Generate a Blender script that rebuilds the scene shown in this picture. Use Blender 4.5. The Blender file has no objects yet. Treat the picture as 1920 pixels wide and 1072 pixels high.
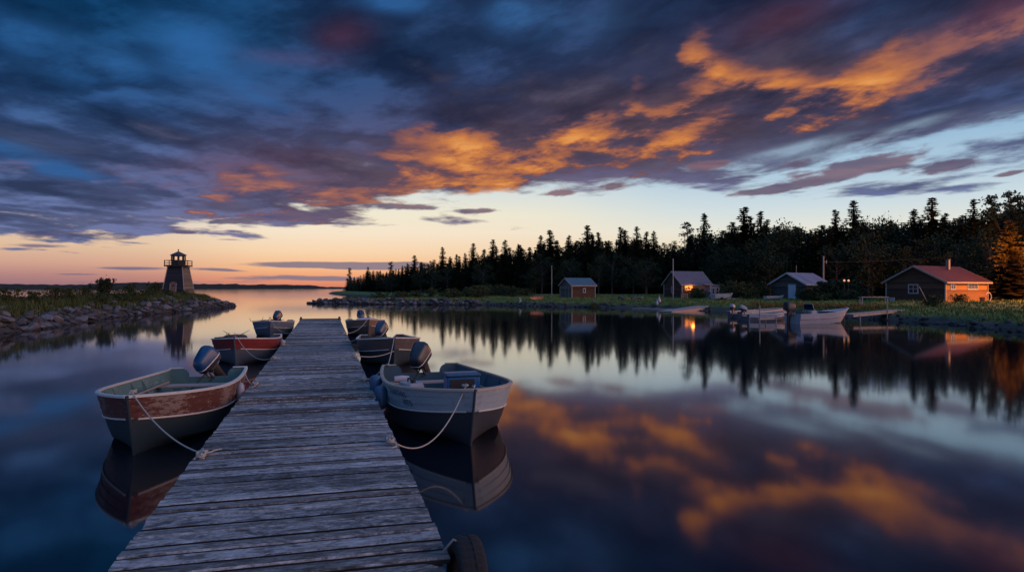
import bpy, bmesh, math, random
import numpy as np
from mathutils import Vector, Matrix, Euler

random.seed(7)
RNG = np.random.default_rng(7)
S = bpy.context.scene
COL = S.collection
R = math.radians
PI = math.pi

# ------------------------------------------------------------------ camera
H = 2.4            # eye height above the lake
F = 1280.0         # focal length in photo pixels (24 mm on 36 mm at 1920 px)
CX, CY = 960.0, 538.0
cd = bpy.data.cameras.new('camera'); cd.lens = 24.0; cd.sensor_width = 36.0
cd.clip_start = 0.1; cd.clip_end = 20000; cd.shift_y = 2.0 / 1920.0
cam = bpy.data.objects.new('camera', cd); COL.objects.link(cam)
cam.location = (0, 0, H); cam.rotation_euler = (R(90), 0, 0)
S.camera = cam
S.view_settings.view_transform = 'Standard'; S.view_settings.look = 'None'
S.view_settings.exposure = 0.0; S.view_settings.gamma = 1.0
S.render.engine = 'CYCLES'
S.cycles.use_denoising = True
S.cycles.max_bounces = 6; S.cycles.diffuse_bounces = 2; S.cycles.glossy_bounces = 3
S.cycles.transmission_bounces = 3; S.cycles.transparent_max_bounces = 6
S.cycles.sample_clamp_indirect = 4.0

def lin(c):
    out = []
    for v in c[:3]:
        v = v / 255.0
        out.append(v / 12.92 if v <= 0.04045 else ((v + 0.055) / 1.055) ** 2.4)
    return (*out, 1.0)

# ------------------------------------------------------------------ node maths
class NT:
    tree = None
def _sock(v, inp):
    if isinstance(v, E): NT.tree.links.new(v.s, inp)
    else: inp.default_value = v
class E:
    def __init__(self, s): self.s = s
    @staticmethod
    def m(op, *a, clamp=False):
        n = NT.tree.nodes.new('ShaderNodeMath'); n.operation = op; n.use_clamp = clamp
        for i, v in enumerate(a): _sock(v, n.inputs[i])
        return E(n.outputs[0])
    def __add__(s, o): return E.m('ADD', s, o)
    __radd__ = __add__
    def __mul__(s, o): return E.m('MULTIPLY', s, o)
    __rmul__ = __mul__
    def __sub__(s, o): return E.m('SUBTRACT', s, o)
    def __rsub__(s, o): return E.m('SUBTRACT', o, s)
    def __truediv__(s, o): return E.m('DIVIDE', s, o)
    def __rtruediv__(s, o): return E.m('DIVIDE', o, s)
    def __neg__(s): return E.m('MULTIPLY', s, -1.0)
def clamp01(x): return E.m('ADD', x, 0.0, clamp=True)
def emax(a, b): return E.m('MAXIMUM', a, b)
def emin(a, b): return E.m('MINIMUM', a, b)
def sstep(x, a, b):
    n = NT.tree.nodes.new('ShaderNodeMapRange'); n.interpolation_type = 'SMOOTHSTEP'
    _sock(x, n.inputs[0]); _sock(a, n.inputs[1]); _sock(b, n.inputs[2])
    n.inputs[3].default_value = 0; n.inputs[4].default_value = 1
    return E(n.outputs[0])
def gauss(x): return E.m('EXPONENT', E.m('MULTIPLY', x * x, -1.0))
def vec(x, y, z=0.0):
    n = NT.tree.nodes.new('ShaderNodeCombineXYZ')
    for i, v in enumerate((x, y, z)): _sock(v, n.inputs[i])
    return E(n.outputs[0])
def noise(v, scale, detail=6, rough=0.55, dist=0.0, lac=2.0):
    n = NT.tree.nodes.new('ShaderNodeTexNoise')
    if v is not None: NT.tree.links.new(v.s, n.inputs['Vector'])
    n.inputs['Scale'].default_value = scale; n.inputs['Detail'].default_value = detail
    n.inputs['Roughness'].default_value = rough; n.inputs['Distortion'].default_value = dist
    n.inputs['Lacunarity'].default_value = lac
    return E(n.outputs[0])
def mix(f, a, b, mode='MIX'):
    n = NT.tree.nodes.new('ShaderNodeMix'); n.data_type = 'RGBA'; n.blend_type = mode; n.clamp_factor = True
    _sock(f, n.inputs[0]); _sock(a, n.inputs[6]); _sock(b, n.inputs[7])
    return E(n.outputs[2])
def ramp(f, stops, interp='LINEAR'):
    n = NT.tree.nodes.new('ShaderNodeValToRGB'); n.color_ramp.interpolation = interp
    el = n.color_ramp.elements
    while len(el) > 1: el.remove(el[-1])
    for i, (p, c) in enumerate(stops):
        e = el[0] if i == 0 else el.new(p)
        e.position = p; e.color = c
    NT.tree.links.new(f.s, n.inputs[0])
    return E(n.outputs[0])
def curve(x, pts):
    n = NT.tree.nodes.new('ShaderNodeFloatCurve')
    cm = n.mapping; c = cm.curves[0]
    cm.use_clip = False
    while len(c.points) > 2: c.points.remove(c.points[1])
    c.points[0].location = pts[0]; c.points[1].location = pts[-1]
    for p in pts[1:-1]: c.points.new(*p)
    cm.update()
    NT.tree.links.new(x.s, n.inputs['Value'])
    return E(n.outputs[0])

# ------------------------------------------------------------------ sky
# azimuth / elevation (tangent) of a photo direction
def AE(px, py):
    u = (px - CX) / F; v = (CY - py) / F
    return math.atan(u), v / math.sqrt(1 + u * u)

W = bpy.data.worlds.new('World'); S.world = W; W.use_nodes = True
NT.tree = W.node_tree; NT.tree.nodes.clear()
_tc = NT.tree.nodes.new('ShaderNodeTexCoord')
_sp = NT.tree.nodes.new('ShaderNodeSeparateXYZ')
NT.tree.links.new(_tc.outputs['Generated'], _sp.inputs[0])
dx, dy, dz = (E(_sp.outputs[i]) for i in range(3))
hh = E.m('SQRT', dx * dx + dy * dy + 1e-6)
el = emax(dz, 0.0) / hh
az = E.m('ARCTAN2', dx, dy)
t_az = clamp01(az * (1 / 1.6) + 0.5)           # -0.8..0.8 rad -> 0..1
T_AZ0 = t_az
def T(px): return math.atan((px - CX) / F) / 1.6 + 0.5
def azcurve(pts, f=lambda px, v: v):
    p = [(T(px), f(px, v)) for px, v in pts]
    return curve(t_az, [(0.0, p[0][1])] + p + [(1.0, p[-1][1])])
def elcurve(pts): return azcurve(pts, lambda px, y: AE(px, y)[1])

es = clamp01(el * 2.0)
def eramp(st): return ramp(es, [(min(1, p * 2), lin(c)) for p, c in st])
c_left = eramp([(0, (140, 108, 120)), (.015, (176, 130, 128)), (.03, (205, 160, 142)), (.055, (222, 190, 160)), (.09, (200, 192, 190)),
                (.16, (140, 165, 200)), (.28, (74, 128, 184)), (.45, (36, 98, 160))])
c_mid = eramp([(0, (200, 124, 104)), (.010, (224, 146, 112)), (.026, (238, 182, 136)), (.05, (241, 210, 174)), (.078, (241, 226, 202)),
               (.105, (236, 230, 208)), (.14, (212, 222, 222)), (.18, (170, 198, 218)), (.28, (92, 134, 184)), (.45, (50, 104, 166))])
c_right = eramp([(0, (226, 190, 150)), (.05, (238, 222, 190)), (.08, (228, 228, 216)), (.11, (204, 219, 225)), (.15, (176, 203, 222)),
                 (.2, (150, 186, 214)), (.28, (110, 156, 200)), (.45, (50, 92, 142))])
f_lm = azcurve([(0, 0.0), (200, .12), (420, .75), (560, 1.0), (1900, 1.0)])
f_mr = azcurve([(0, 0.0), (900, 0.0), (1150, .5), (1450, 1.0), (1900, 1.0)])
clear = mix(f_mr, mix(f_lm, c_left, c_mid), c_right)
_sky = NT.tree.nodes.new('ShaderNodeTexSky'); _sky.sky_type = 'NISHITA'; _sky.sun_disc = False
_sky.sun_elevation = R(0.6); _sky.sun_rotation = R(-13.5); _sky.altitude = 200
SKYN = E(_sky.outputs[0])
clear = mix(0.004, clear, SKYN, 'ADD')

# cloud sheet seen in perspective: coordinates on the sheet, streaks run towards the sunset
zc_ = emax(dz, 0.0) + 0.035
px_ = dx / zc_; py_ = dy / zc_
AX = (-0.26, 0.966)
qa = px_ * AX[0] + py_ * AX[1]
qp = px_ * AX[1] - py_ * AX[0]
cv = vec(qp, qa * 0.72, 3.7)
wv = noise(cv, 0.5, 3, .5)
cvw = vec(qp + (wv - 0.5) * 0.9, qa * 0.72 + (wv - 0.5) * 0.5, 3.7)
n1 = noise(cvw, 0.80, 9, .56)
cvs = vec(qp + (wv - 0.5) * 0.9 - 0.10, qa * 0.72 + (wv - 0.5) * 0.5 + 0.16, 3.7)
n1s = noise(cvs, 0.80, 7, .56)
n2 = noise(cvw, 2.1, 8, .62)
n3 = noise(cvw, 4.6, 6, .62)
nM = noise(vec(qp + (wv - 0.5) * 1.6, qa * 0.62 + (wv - 0.5), 8.3), 1.25, 5, .55)
uA = az * 0.94 + el * 0.34; vA = el * 0.94 - az * 0.34
nA = noise(vec(uA * 6.5 + (wv - .5) * 1.2, vA * 21.0 + (wv - .5) * 1.5, 4.0), 1.0, 7, .60)
nL = noise(vec(qp, qa * 0.42, 11.0), 0.34, 4, .5)
lit = clamp01((n1 - n1s) * 3.2 + 0.5)

edge = elcurve([(0, 452), (150, 452), (300, 436), (430, 424), (620, 412), (760, 400), (850, 396), (950, 380), (1080, 356), (1200, 330), (1300, 312), (1420, 296), (1560, 288), (1700, 276), (1800, 258), (1920, 228)])
mrel = (el - edge) / (edge * 0.36 + 0.012)
dens = emin(mrel, 1.15) * 0.30 + (n1 - 0.47) * 1.15 + (n2 - 0.5) * 0.42 + azcurve([(0, 0), (1150, 0), (1400, .06), (1650, .10), (1920, .10)])
A = sstep(dens, -0.02, 0.13)

def blob(px, py, rx, ry, ang, amp=1.0):
    """soft elliptical patch of sky around one direction"""
    a0, e0 = AE(px, py)
    k = 1.0 / (F * (1 + ((px - CX) / F) ** 2))
    ca, sa = math.cos(R(ang)), math.sin(R(ang))
    da = (az - a0); de = (el - e0)
    u = (da * ca + de * sa) * (1 / (rx * k)); v = (de * ca - da * sa) * (1 / (ry * k))
    return E.m('EXPONENT', -(u * u + v * v)) * amp
def bsum(l):
    s = None
    for b in l: s = blob(*b) if s is None else s + blob(*b)
    return s
# openings in the sheet where paler, bluer sky shows through
holes = bsum([(375, 95, 90, 62, -40, .85), (100, 100, 150, 50, -25, .45), (230, 130, 60, 40, -30, .4), (30, 290, 120, 26, -12, .6), (190, 335, 110, 14, -6, .6), (90, 310, 90, 12, -8, .5),
              (750, 0, 80, 26, 0, .5), (1050, 30, 120, 60, 0, .3), (960, 20, 50, 30, 0, .3), (500, 190, 120, 20, -30, .35), (1640, 262, 110, 12, 16, .5), (1830, 240, 110, 16, 16, .5), (1560, 286, 110, 9, 12, .5),
              (1480, 285, 120, 14, 10, .5)])
hole_t = clamp01(holes * 1.25 - 0.05 + ((0.5 - nM) * 2.2 + (0.5 - nA) * 3.4 + (0.5 - n2) * 1.6 + (0.5 - n3) * 0.9) * sstep(holes, 0.02, 0.4))

# sunset light on the underside
elw = el + (nM - 0.5) * 0.10 + (n2 - 0.5) * 0.13 + (nA - .5) * .10 + (n3 - .5) * .05
t_az = t_az + (n1 - 0.5) * 0.16 + (nM - .5) * .08
def stream(pts, w, amps):
    return gauss((elw - elcurve(pts)) * (F / (w * 2.15))) * azcurve(amps)
band = stream([(1230, 112), (1300, 98), (1388, 141), (1464, 151), (1539, 162), (1615, 146), (1690, 121), (1766, 80), (1900, 30)], 25,
              [(1200, 0), (1280, .55), (1360, .95), (1500, 1), (1680, .85), (1780, .5), (1920, .5)])
band = emax(band, stream([(1130, 205), (1161, 201), (1212, 221), (1272, 191), (1363, 161), (1460, 188), (1560, 184), (1700, 170), (1800, 130), (1900, 90)], 20,
              [(1100, 0), (1160, .75), (1280, .95), (1360, .7), (1450, .75), (1560, .6), (1640, .2), (1760, .5), (1860, .45), (1920, .3)]))
band = emax(band, stream([(700, 300), (756, 292), (800, 300), (881, 258), (960, 262), (1010, 272), (1086, 236), (1136, 242), (1187, 264), (1242, 280), (1333, 236), (1420, 226)], 22,
              [(640, .3), (740, .62), (880, .72), (1000, .82), (1200, .95), (1340, .75), (1420, .2), (1500, 0)]))
band = emax(band, stream([(380, 372), (443, 362), (504, 347), (605, 373), (700, 368), (756, 350), (856, 322), (907, 305), (985, 297), (1060, 297), (1111, 292), (1200, 300), (1320, 300)], 20,
              [(230, 0), (400, .35), (443, .58), (600, .60), (760, .74), (900, .74), (1080, .85), (1180, .7), (1300, .2), (1400, 0)]))
band = emax(band, stream([(900, 330), (960, 330), (1010, 325), (1080, 320)], 14, [(800, 0), (900, .7), (1010, .7), (1110, 0)]))
band2 = bsum([(484, 322, 50, 12, 0, .3), (630, 322, 50, 10, 0, .3), (1540, 240, 60, 16, 5, .35)])
t_az = T_AZ0
band = clamp01(band + band2 * 0.9)
# cloud colour without sunset light
el_f = clamp01(el * 2.3)
blue_d = ramp(el_f, [(0, lin((92, 96, 130))), (.3, lin((66, 82, 120))), (.55, lin((32, 62, 102))), (.8, lin((14, 56, 94))), (1, lin((3, 44, 78)))])
purp_d = ramp(el_f, [(0, lin((92, 84, 112))), (.35, lin((66, 64, 92))), (.65, lin((45, 52, 84))), (1, lin((42, 50, 80)))])
f_pur = clamp01(azcurve([(0, .0), (350, .06), (600, .28), (900, .52), (1300, .62), (1600, .35), (1920, .3)]) + (nL - 0.5) * 1.0 + band * .3)
dark = mix(f_pur, blue_d, purp_d)
tone = clamp01((n1 - 0.5) * 1.4 + (n2 - 0.5) * 0.85 + (lit - 0.5) * 0.8 + (nL - 0.5) * 1.5 + (nA - 0.5) * 0.95 + 0.455)
dark = mix(1.0, dark, ramp(tone, [(0.12, (.46, .48, .52, 1)), (.5, (.92, .93, .95, 1)), (.85, (2.0, 2.0, 1.95, 1))]), 'MULTIPLY')
# thin parts near the sheet's edge glow a little
thin = sstep(dens, 0.30, 0.02)
dark = mix(thin * 0.50, dark, mix(azcurve([(0, 0), (700, .7), (1200, .5), (1920, .1)]), lin((112, 122, 160)), lin((150, 126, 140))))
relief = (lit - 0.5) * 1.9 + (n2 - 0.5) * 3.0 + (n3 - 0.5) * 1.2 + (nA - 0.5) * 2.6
of = clamp01(band * 0.66 + relief * (0.10 + 0.66 * band) - 0.115) * sstep(band, 0.0, 0.40)
orange = ramp(of, [(0, lin((74, 60, 86))), (.22, lin((112, 76, 80))), (.45, lin((160, 98, 76))), (.72, lin((206, 128, 70))), (1, lin((230, 156, 86)))])
orange = mix(azcurve([(0, .9), (430, .85), (600, .62), (760, .25), (880, .05), (1600, .0), (1800, .55), (1920, .6)]), orange, mix(sstep(of, .1, .8), lin((98, 78, 102)), lin((176, 116, 100))))
ecw = elcurve([(0, 400), (250, 372), (430, 350), (620, 346), (800, 322), (1000, 285), (1200, 240), (1400, 165), (1600, 150), (1800, 110), (1920, 70)])
wide = gauss((el - ecw) * (F / 105)) * azcurve([(0, 0), (250, .10), (430, .55), (700, .75), (1000, .85), (1300, .85), (1600, .65), (1800, .4), (1920, .35)])
wide_t = clamp01(wide * (0.75 + (n2 - .5) * 2.2 + (nA - .5) * 1.6 + (n1 - .5) * 1.4))
dark = mix(wide_t * 0.60, dark, mix(azcurve([(0, 0), (430, .2), (800, .8), (1920, 1)]), lin((122, 92, 106)), lin((112, 84, 82))))
cloud = mix(sstep(of, 0.0, 0.40), dark, orange)
red = bsum([(640, 70, 60, 35, 20, .5), (540, 110, 90, 14, 0, .5), (1480, 30, 140, 40, 10, .55), (1880, 20, 120, 50, 20, .6), (470, 300, 160, 30, 10, .25)])
cloud = mix(clamp01(red * (.1 + n2 * .8)), cloud, lin((112, 58, 72)))
cloud = mix(hole_t * 0.66, cloud, mix(azcurve([(0, 0), (1100, .1), (1500, 1), (1920, 1)]), lin((46, 102, 164)), lin((158, 184, 206))))
skyc = mix(A, clear, cloud)

# low cloud bars over the horizon and torn bits under the sheet's edge
ns = noise(vec(az * 9.0, el * 70.0, 2.0), 1.0, 6, .6)
def bar(px, py, rx, ry, ang=0.0, amp=1.0): return blob(px, py, rx, ry, ang, amp)
low = bsum([(600, 497, 150, 8, 0, 1.0), (560, 521, 170, 7, 0, .75), (740, 498, 90, 7, 3, .8), (250, 503, 110, 6, 0, .75), (420, 506, 60, 4, -3, .6), (150, 514, 70, 3.5, 0, .65),
            (430, 449, 40, 3.5, 0, .6), (60, 460, 90, 8, 0, .6), (330, 529, 300, 5, 0, .5)])
low_a = sstep(low + (ns - .5) * 1.1, 0.38, 0.66)
skyc = mix(low_a * 0.92, skyc, mix(azcurve([(0, 0), (330, .25), (600, .6), (1000, .8)]), lin((112, 104, 130)), lin((142, 128, 140))))
nt = noise(vec(az * 16.0, el * 60.0 - az * 8.0, 5.0), 1.0, 6, .62)
torn = bsum([(1440, 356, 85, 8, 6, 1.0), (1600, 318, 160, 22, 8, 1.05), (1790, 312, 75, 14, 4, 1.0), (1330, 310, 52, 14, 4, .95), (1150, 350, 40, 9, 4, .8), (1040, 362, 50, 9, 3, .8),
             (890, 396, 46, 6, 3, .9), (560, 406, 80, 10, 0, 1.0), (440, 414, 60, 7, 5, .85), (760, 388, 80, 9, 0, .9), (1890, 326, 40, 7, 8, .9), (1500, 300, 60, 14, 8, .7), (160, 440, 170, 14, 3, .7), (340, 434, 34, 6, 0, .7)])
torn_a = sstep(torn + (nt - .5) * 1.7, 0.36, 0.72)
tcol = mix(azcurve([(0, 0), (500, .2), (900, .7), (1150, 1), (1400, .6), (1920, .45)]), lin((70, 78, 114)), lin((116, 92, 108)))
tcol = mix(clamp01((ns - .42) * 3.0), tcol, mix(.5, tcol, lin((168, 122, 120))))
skyc = mix(torn_a * 0.92, skyc, tcol)
# the twilit east behind the viewer is paler and lights the dock and the boats' bows
back = emax(sstep(-dy, -0.15, 0.7), sstep(el, 0.55, 1.25))
back = emax(back, sstep(az, 0.78, 1.25))
side = sstep(dx, -0.75, 0.85)
skyc = mix(back, skyc, mix(clamp01(el * 2.0), mix(side, lin((84, 110, 158)), (.90, .60, .50, 1)), mix(side, lin((92, 142, 208)), lin((112, 154, 216)))))
glow_ = gauss((az - 1.85) * 1.7) * gauss((el - .25) * 3.4)
skyc = mix(glow_ * back, skyc, (3.6, 2.05, 1.75, 1))
bg = NT.tree.nodes.new('ShaderNodeBackground'); bg.inputs[1].default_value = 1.0
NT.tree.links.new(skyc.s, bg.inputs[0])
wo = NT.tree.nodes.new('ShaderNodeOutputWorld'); NT.tree.links.new(bg.outputs[0], wo.inputs[0])

# the sun has set: everything is lit by the sky above (no sun lamp, a low one would only glare on the lake)
# ------------------------------------------------------------------ materials
def mat(name):
    m = bpy.data.materials.new(name); m.use_nodes = True
    NT.tree = m.node_tree
    p = m.node_tree.nodes['Principled BSDF']
    return m, p
def setp(p, col=None, rough=None, metal=None, spec=None):
    if col is not None: _sock(col, p.inputs['Base Color'])
    if rough is not None: _sock(rough, p.inputs['Roughness'])
    if metal is not None: p.inputs['Metallic'].default_value = metal
    if spec is not None: p.inputs['Specular IOR Level'].default_value = spec
def bump(p, h, strength=0.4, dist=0.02):
    b = NT.tree.nodes.new('ShaderNodeBump'); b.inputs['Strength'].default_value = strength; b.inputs['Distance'].default_value = dist
    NT.tree.links.new(h.s, b.inputs['Height']); NT.tree.links.new(b.outputs[0], p.inputs['Normal'])
def objco(scale=(1, 1, 1), kind='Object'):
    t = NT.tree.nodes.new('ShaderNodeTexCoord'); m = NT.tree.nodes.new('ShaderNodeMapping')
    m.inputs['Scale'].default_value = scale
    NT.tree.links.new(t.outputs[kind], m.inputs[0]); return E(m.outputs[0])
def worldpos(scale=(1, 1, 1)):
    g = NT.tree.nodes.new('ShaderNodeNewGeometry'); m = NT.tree.nodes.new('ShaderNodeMapping')
    m.inputs['Scale'].default_value = scale
    NT.tree.links.new(g.outputs['Position'], m.inputs[0]); return E(m.outputs[0])
def island():
    g = NT.tree.nodes.new('ShaderNodeNewGeometry'); return E(g.outputs['Random Per Island'])
def objrand():
    g = NT.tree.nodes.new('ShaderNodeObjectInfo'); return E(g.outputs['Random'])
def sep(v):
    s = NT.tree.nodes.new('ShaderNodeSeparateXYZ'); NT.tree.links.new(v.s, s.inputs[0]); return [E(s.outputs[i]) for i in range(3)]
def g4(v, k=1.0): return (v[0] * k, v[1] * k, v[2] * k, 1.0)

M = {}
m, p = mat('lake_water'); M['water'] = m
setp(p, (0.0016, 0.0048, 0.0105, 1), 0.055)
p.inputs['IOR'].default_value = 2.3
wp = worldpos((1, 1, 1))
wn = noise(worldpos((0.55, 0.22, 1)), 1.0, 3, .5)
bump(p, wn, 0.05, 0.02)
m, p = mat('plain'); M['plain'] = m
setp(p, (.3, .3, .3, 1), .8)
# ------------------------------------------------------------------ mesh helpers
class MB:
    def __init__(s): s.v = []; s.f = []; s.mi = []
    def add(s, vs, fs, mi=0):
        o = len(s.v); s.v.extend(tuple(v) for v in vs)
        for f in fs: s.f.append(tuple(i + o for i in f)); s.mi.append(mi)
        return s
    def box(s, c, size, rot=None, mi=0, bev=0.0):
        x, y, z = (d / 2 for d in size)
        if bev <= 0:
            vs = [(-x, -y, -z), (x, -y, -z), (x, y, -z), (-x, y, -z), (-x, -y, z), (x, -y, z), (x, y, z), (-x, y, z)]
            fs = [(0, 3, 2, 1), (4, 5, 6, 7), (0, 1, 5, 4), (1, 2, 6, 5), (2, 3, 7, 6), (3, 0, 4, 7)]
        else:
            b = min(bev, x * .9, y * .9, z * .9)
            rings = []
            for zz, ins in ((-z, b), (-z + b, 0), (z - b, 0), (z, b)):
                X, Y = x - ins, y - ins
                c2 = min(b, X * .9, Y * .9)
                rings.append([(-X + c2, -Y, zz), (X - c2, -Y, zz), (X, -Y + c2, zz), (X, Y - c2, zz), (X - c2, Y, zz), (-X + c2, Y, zz), (-X, Y - c2, zz), (-X, -Y + c2, zz)])
            vs = [v for r in rings for v in r]; fs = []
            for i in range(3):
                for j in range(8):
                    k = (j + 1) % 8; fs.append((i * 8 + j, i * 8 + k, i * 8 + 8 + k, i * 8 + 8 + j))
            fs.append(tuple(range(7, -1, -1))); fs.append(tuple(range(24, 32)))
        c = Vector(c)
        if rot is not None:
            m = rot if isinstance(rot, Matrix) else Euler(rot).to_matrix()
            vs = [m @ Vector(v) + c for v in vs]
        else: vs = [Vector(v) + c for v in vs]
        return s.add(vs, fs, mi)
    def tube(s, path, r, n=8, cap=True, mi=0, closed=False):
        P = [Vector(p) for p in path]; k = len(P)
        rr = r if isinstance(r, (list, tuple)) else [r] * k
        vs = []; up = Vector((0, 0, 1)); prev = None
        for i in range(k):
            if closed: t = P[(i + 1) % k] - P[i - 1]
            else: t = P[min(i + 1, k - 1)] - P[max(i - 1, 0)]
            if t.length < 1e-9: t = Vector((0, 0, 1))
            t.normalize()
            if prev is None:
                a = up if abs(t.z) < .95 else Vector((1, 0, 0))
                a = (a - t * a.dot(t)).normalized()
            else:
                a = prev - t * prev.dot(t)
                a = a.normalized() if a.length > 1e-6 else prev
            prev = a; b = t.cross(a)
            for j in range(n):
                q = 2 * PI * j / n
                vs.append(P[i] + (a * math.cos(q) + b * math.sin(q)) * rr[i])
        fs = []
        for i in range(k if closed else k - 1):
            i2 = (i + 1) % k
            for j in range(n):
                j2 = (j + 1) % n; fs.append((i * n + j, i * n + j2, i2 * n + j2, i2 * n + j))
        if cap and not closed:
            fs.append(tuple(range(n - 1, -1, -1))); fs.append(tuple((k - 1) * n + j for j in range(n)))
        return s.add(vs, fs, mi)
    def loft(s, rings, cap=True, mi=0, closed=True):
        n = len(rings[0]); vs = [v for r in rings for v in r]; fs = []
        for i in range(len(rings) - 1):
            for j in range(n if closed else n - 1):
                j2 = (j + 1) % n; fs.append((i * n + j, i * n + j2, (i + 1) * n + j2, (i + 1) * n + j))
        if cap and closed:
            fs.append(tuple(range(n - 1, -1, -1))); fs.append(tuple((len(rings) - 1) * n + j for j in range(n)))
        return s.add(vs, fs, mi)
    def prism(s, poly, d, mi=0):
        """poly: list of 3-D points (a planar outline), pushed along vector d"""
        n = len(poly); d = Vector(d); a = [Vector(p) for p in poly]
        vs = a + [p + d for p in a]
        fs = [tuple(range(n - 1, -1, -1)), tuple(range(n, 2 * n))] + [(i, (i + 1) % n, n + (i + 1) % n, n + i) for i in range(n)]
        return s.add(vs, fs, mi)

def mesh_of(name, mb, mats, smooth=None):
    me = bpy.data.meshes.new(name)
    me.from_pydata([tuple(v) for v in mb.v], [], mb.f); me.update()
    for m in (mats if isinstance(mats, (list, tuple)) else [mats]): me.materials.append(M[m] if isinstance(m, str) else m)
    if mb.mi and any(mb.mi): me.polygons.foreach_set('material_index', mb.mi)
    bm = bmesh.new(); bm.from_mesh(me); bmesh.ops.recalc_face_normals(bm, faces=bm.faces); bm.to_mesh(me); bm.free()
    if smooth is not None:
        me.polygons.foreach_set('use_smooth', [True] * len(me.polygons)); me.set_sharp_from_angle(angle=R(smooth))
    return me
def link(o, parent=None):
    COL.objects.link(o)
    if parent is not None: o.parent = parent
    return o
def obj(name, mb, mats, parent=None, smooth=None, loc=None, rot=None):
    me = mb if isinstance(mb, bpy.types.Mesh) else mesh_of(name, mb, mats, smooth)
    o = link(bpy.data.objects.new(name, me), parent)
    if loc is not None: o.location = loc
    if rot is not None: o.rotation_euler = rot
    return o
def tag(o, label=None, cat=None, group=None, kind=None):
    if label: o['label'] = label
    if cat: o['category'] = cat
    if group: o['group'] = group
    if kind: o['kind'] = kind
    return o
def thing(name, label, cat, loc=(0, 0, 0), rz=0.0, group=None):
    o = bpy.data.objects.new(name, None); COL.objects.link(o)
    o.empty_display_size = .2
    o.location = loc; o.rotation_euler = (0, 0, rz)
    return tag(o, label, cat, group)
def copy_thing(root, loc, rot=None, scale=None, label=None, group=None):
    r = root.copy(); COL.objects.link(r); r.location = loc
    if rot is not None: r.rotation_euler = rot
    if scale is not None: r.scale = scale if isinstance(scale, (tuple, list)) else (scale,) * 3
    if label: r['label'] = label
    if group: r['group'] = group
    for ch in list(root.children):
        c = ch.copy(); COL.objects.link(c); c.parent = r
        for g in ch.children:
            d = g.copy(); COL.objects.link(d); d.parent = c
    return r
def G(px, py, z=0.0):
    D = (H - z) * F / (py - CY); return ((px - CX) / F * D, D)
def at(px, D): return ((px - CX) / F * D, D)
def flat(name, poly, z, m):
    mb = MB(); mb.add([(x, y, z) for x, y in poly], [tuple(range(len(poly)))]); return obj(name, mb, m)

# ------------------------------------------------------------------ more materials
def simple(name, col, rough=.6, var=.25, scale=6.0, bmp=.0, metal=0.0, spec=.5, detail=5, stretch=(1, 1, 1), bdist=.01):
    m, p = mat(name)
    n = noise(objco(stretch), scale, detail, .6)
    c = mix(n, g4(col, 1 - var * 1.4), g4(col, 1 + var * 1.4))
    setp(p, c, rough, metal, spec)
    if bmp: bump(p, n, bmp, bdist)
    M[name] = m; return m

# weathered dock planks
m, p = mat('dock_wood'); M['dock_wood'] = m
t = objco((1, 1, 1)); X_, Y_, Z_ = sep(t)
r_ = island()
gv = vec(X_ * 4.6 + r_ * 37.0, Y_ * 21.0, r_ * 11.0)
grain = noise(gv, 1.0, 7, .70, .9)
fine = noise(vec(X_ * 9.0 + r_ * 17.0, Y_ * 150.0, r_ * 5.0), 1.0, 4, .65)
blot = noise(vec(X_ * 4.2 + r_ * 9, Y_ * 9.0, r_ * 3.0), 1.0, 8, .70, 1.0)
spk = noise(vec(X_ * 26.0, Y_ * 60.0, r_ * 3.0), 1.0, 4, .7)
big = noise(vec(X_ * .6, Y_ * .5, 2.0), 1.0, 3, .5)
base = ramp(clamp01(grain * 1.0 + (r_ - .5) * .30 + (fine - .5) * .42 + (big - .5) * .4 + (spk - .5) * .7), [(.26, (.030, .029, .031, 1)), (.44, (.108, .109, .111, 1)), (.58, (.235, .239, .241, 1)), (.82, (.45, .46, .465, 1))])
stain = sstep(blot, .50, .64)
base = mix(stain * .80, base, (.030, .029, .029, 1))
knot = NT.tree.nodes.new('ShaderNodeTexVoronoi'); knot.inputs['Scale'].default_value = 1.0
NT.tree.links.new(vec(X_ * 2.3 + r_ * 31, Y_ * 7.0, r_ * 9.0).s, knot.inputs['Vector']); kd = E(knot.outputs['Distance'])
base = mix(sstep(kd, .16, .06) * .85, base, (.028, .022, .019, 1))
base = mix(sstep(noise(vec(X_ * 1.4 + r_ * 5, Y_ * 4.0, 7.0), 1.0, 5, .65), .56, .70) * .50, base, (.13, .088, .066, 1))
setp(p, base, clamp01(.62 + (blot - .5) * .4), spec=.35)
bump(p, grain * .7 + fine * .35 - stain * .25, .75, .012)
simple('plank_edge', (.009, .008, .008), .9, .5, 8)
simple('beam_wood', (.10, .09, .085), .8, .4, 4, .3, stretch=(3, 3, .6))
simple('pile_wood', (.07, .06, .055), .85, .5, 5, .5, stretch=(4, 4, .6))
simple('grey_wood', (.26, .24, .235), .75, .4, 5, .4, stretch=(1, 9, 9))
simple('bench_wood', (.30, .24, .215), .65, .35, 4, .3, stretch=(12, 1.5, 12))
simple('oar_wood', (.30, .22, .15), .5, .3, 5, .2, stretch=(1, 1, 8))
simple('rope', (.34, .31, .265), .85, .35, 90, .5, bdist=.004)
simple('rope_dark', (.16, .15, .145), .85, .35, 90, .5, bdist=.004)
simple('galvanised', (.42, .43, .45), .42, .3, 14, .1, metal=.8)
simple('aluminium', (.50, .51, .53), .38, .25, 9, .08, metal=.75)
simple('steel_dark', (.06, .06, .065), .45, .4, 20, .2, metal=.3)
simple('rubber', (.008, .008, .009), .85, .3, 20, .2)
simple('black_plastic', (.010, .012, .016), .5, .3, 12)
simple('motor_blue', (.004, .046, .125), .30, .25, 7, spec=.6)
simple('motor_navy', (.010, .026, .062), .24, .25, 7, spec=.6)
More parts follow.
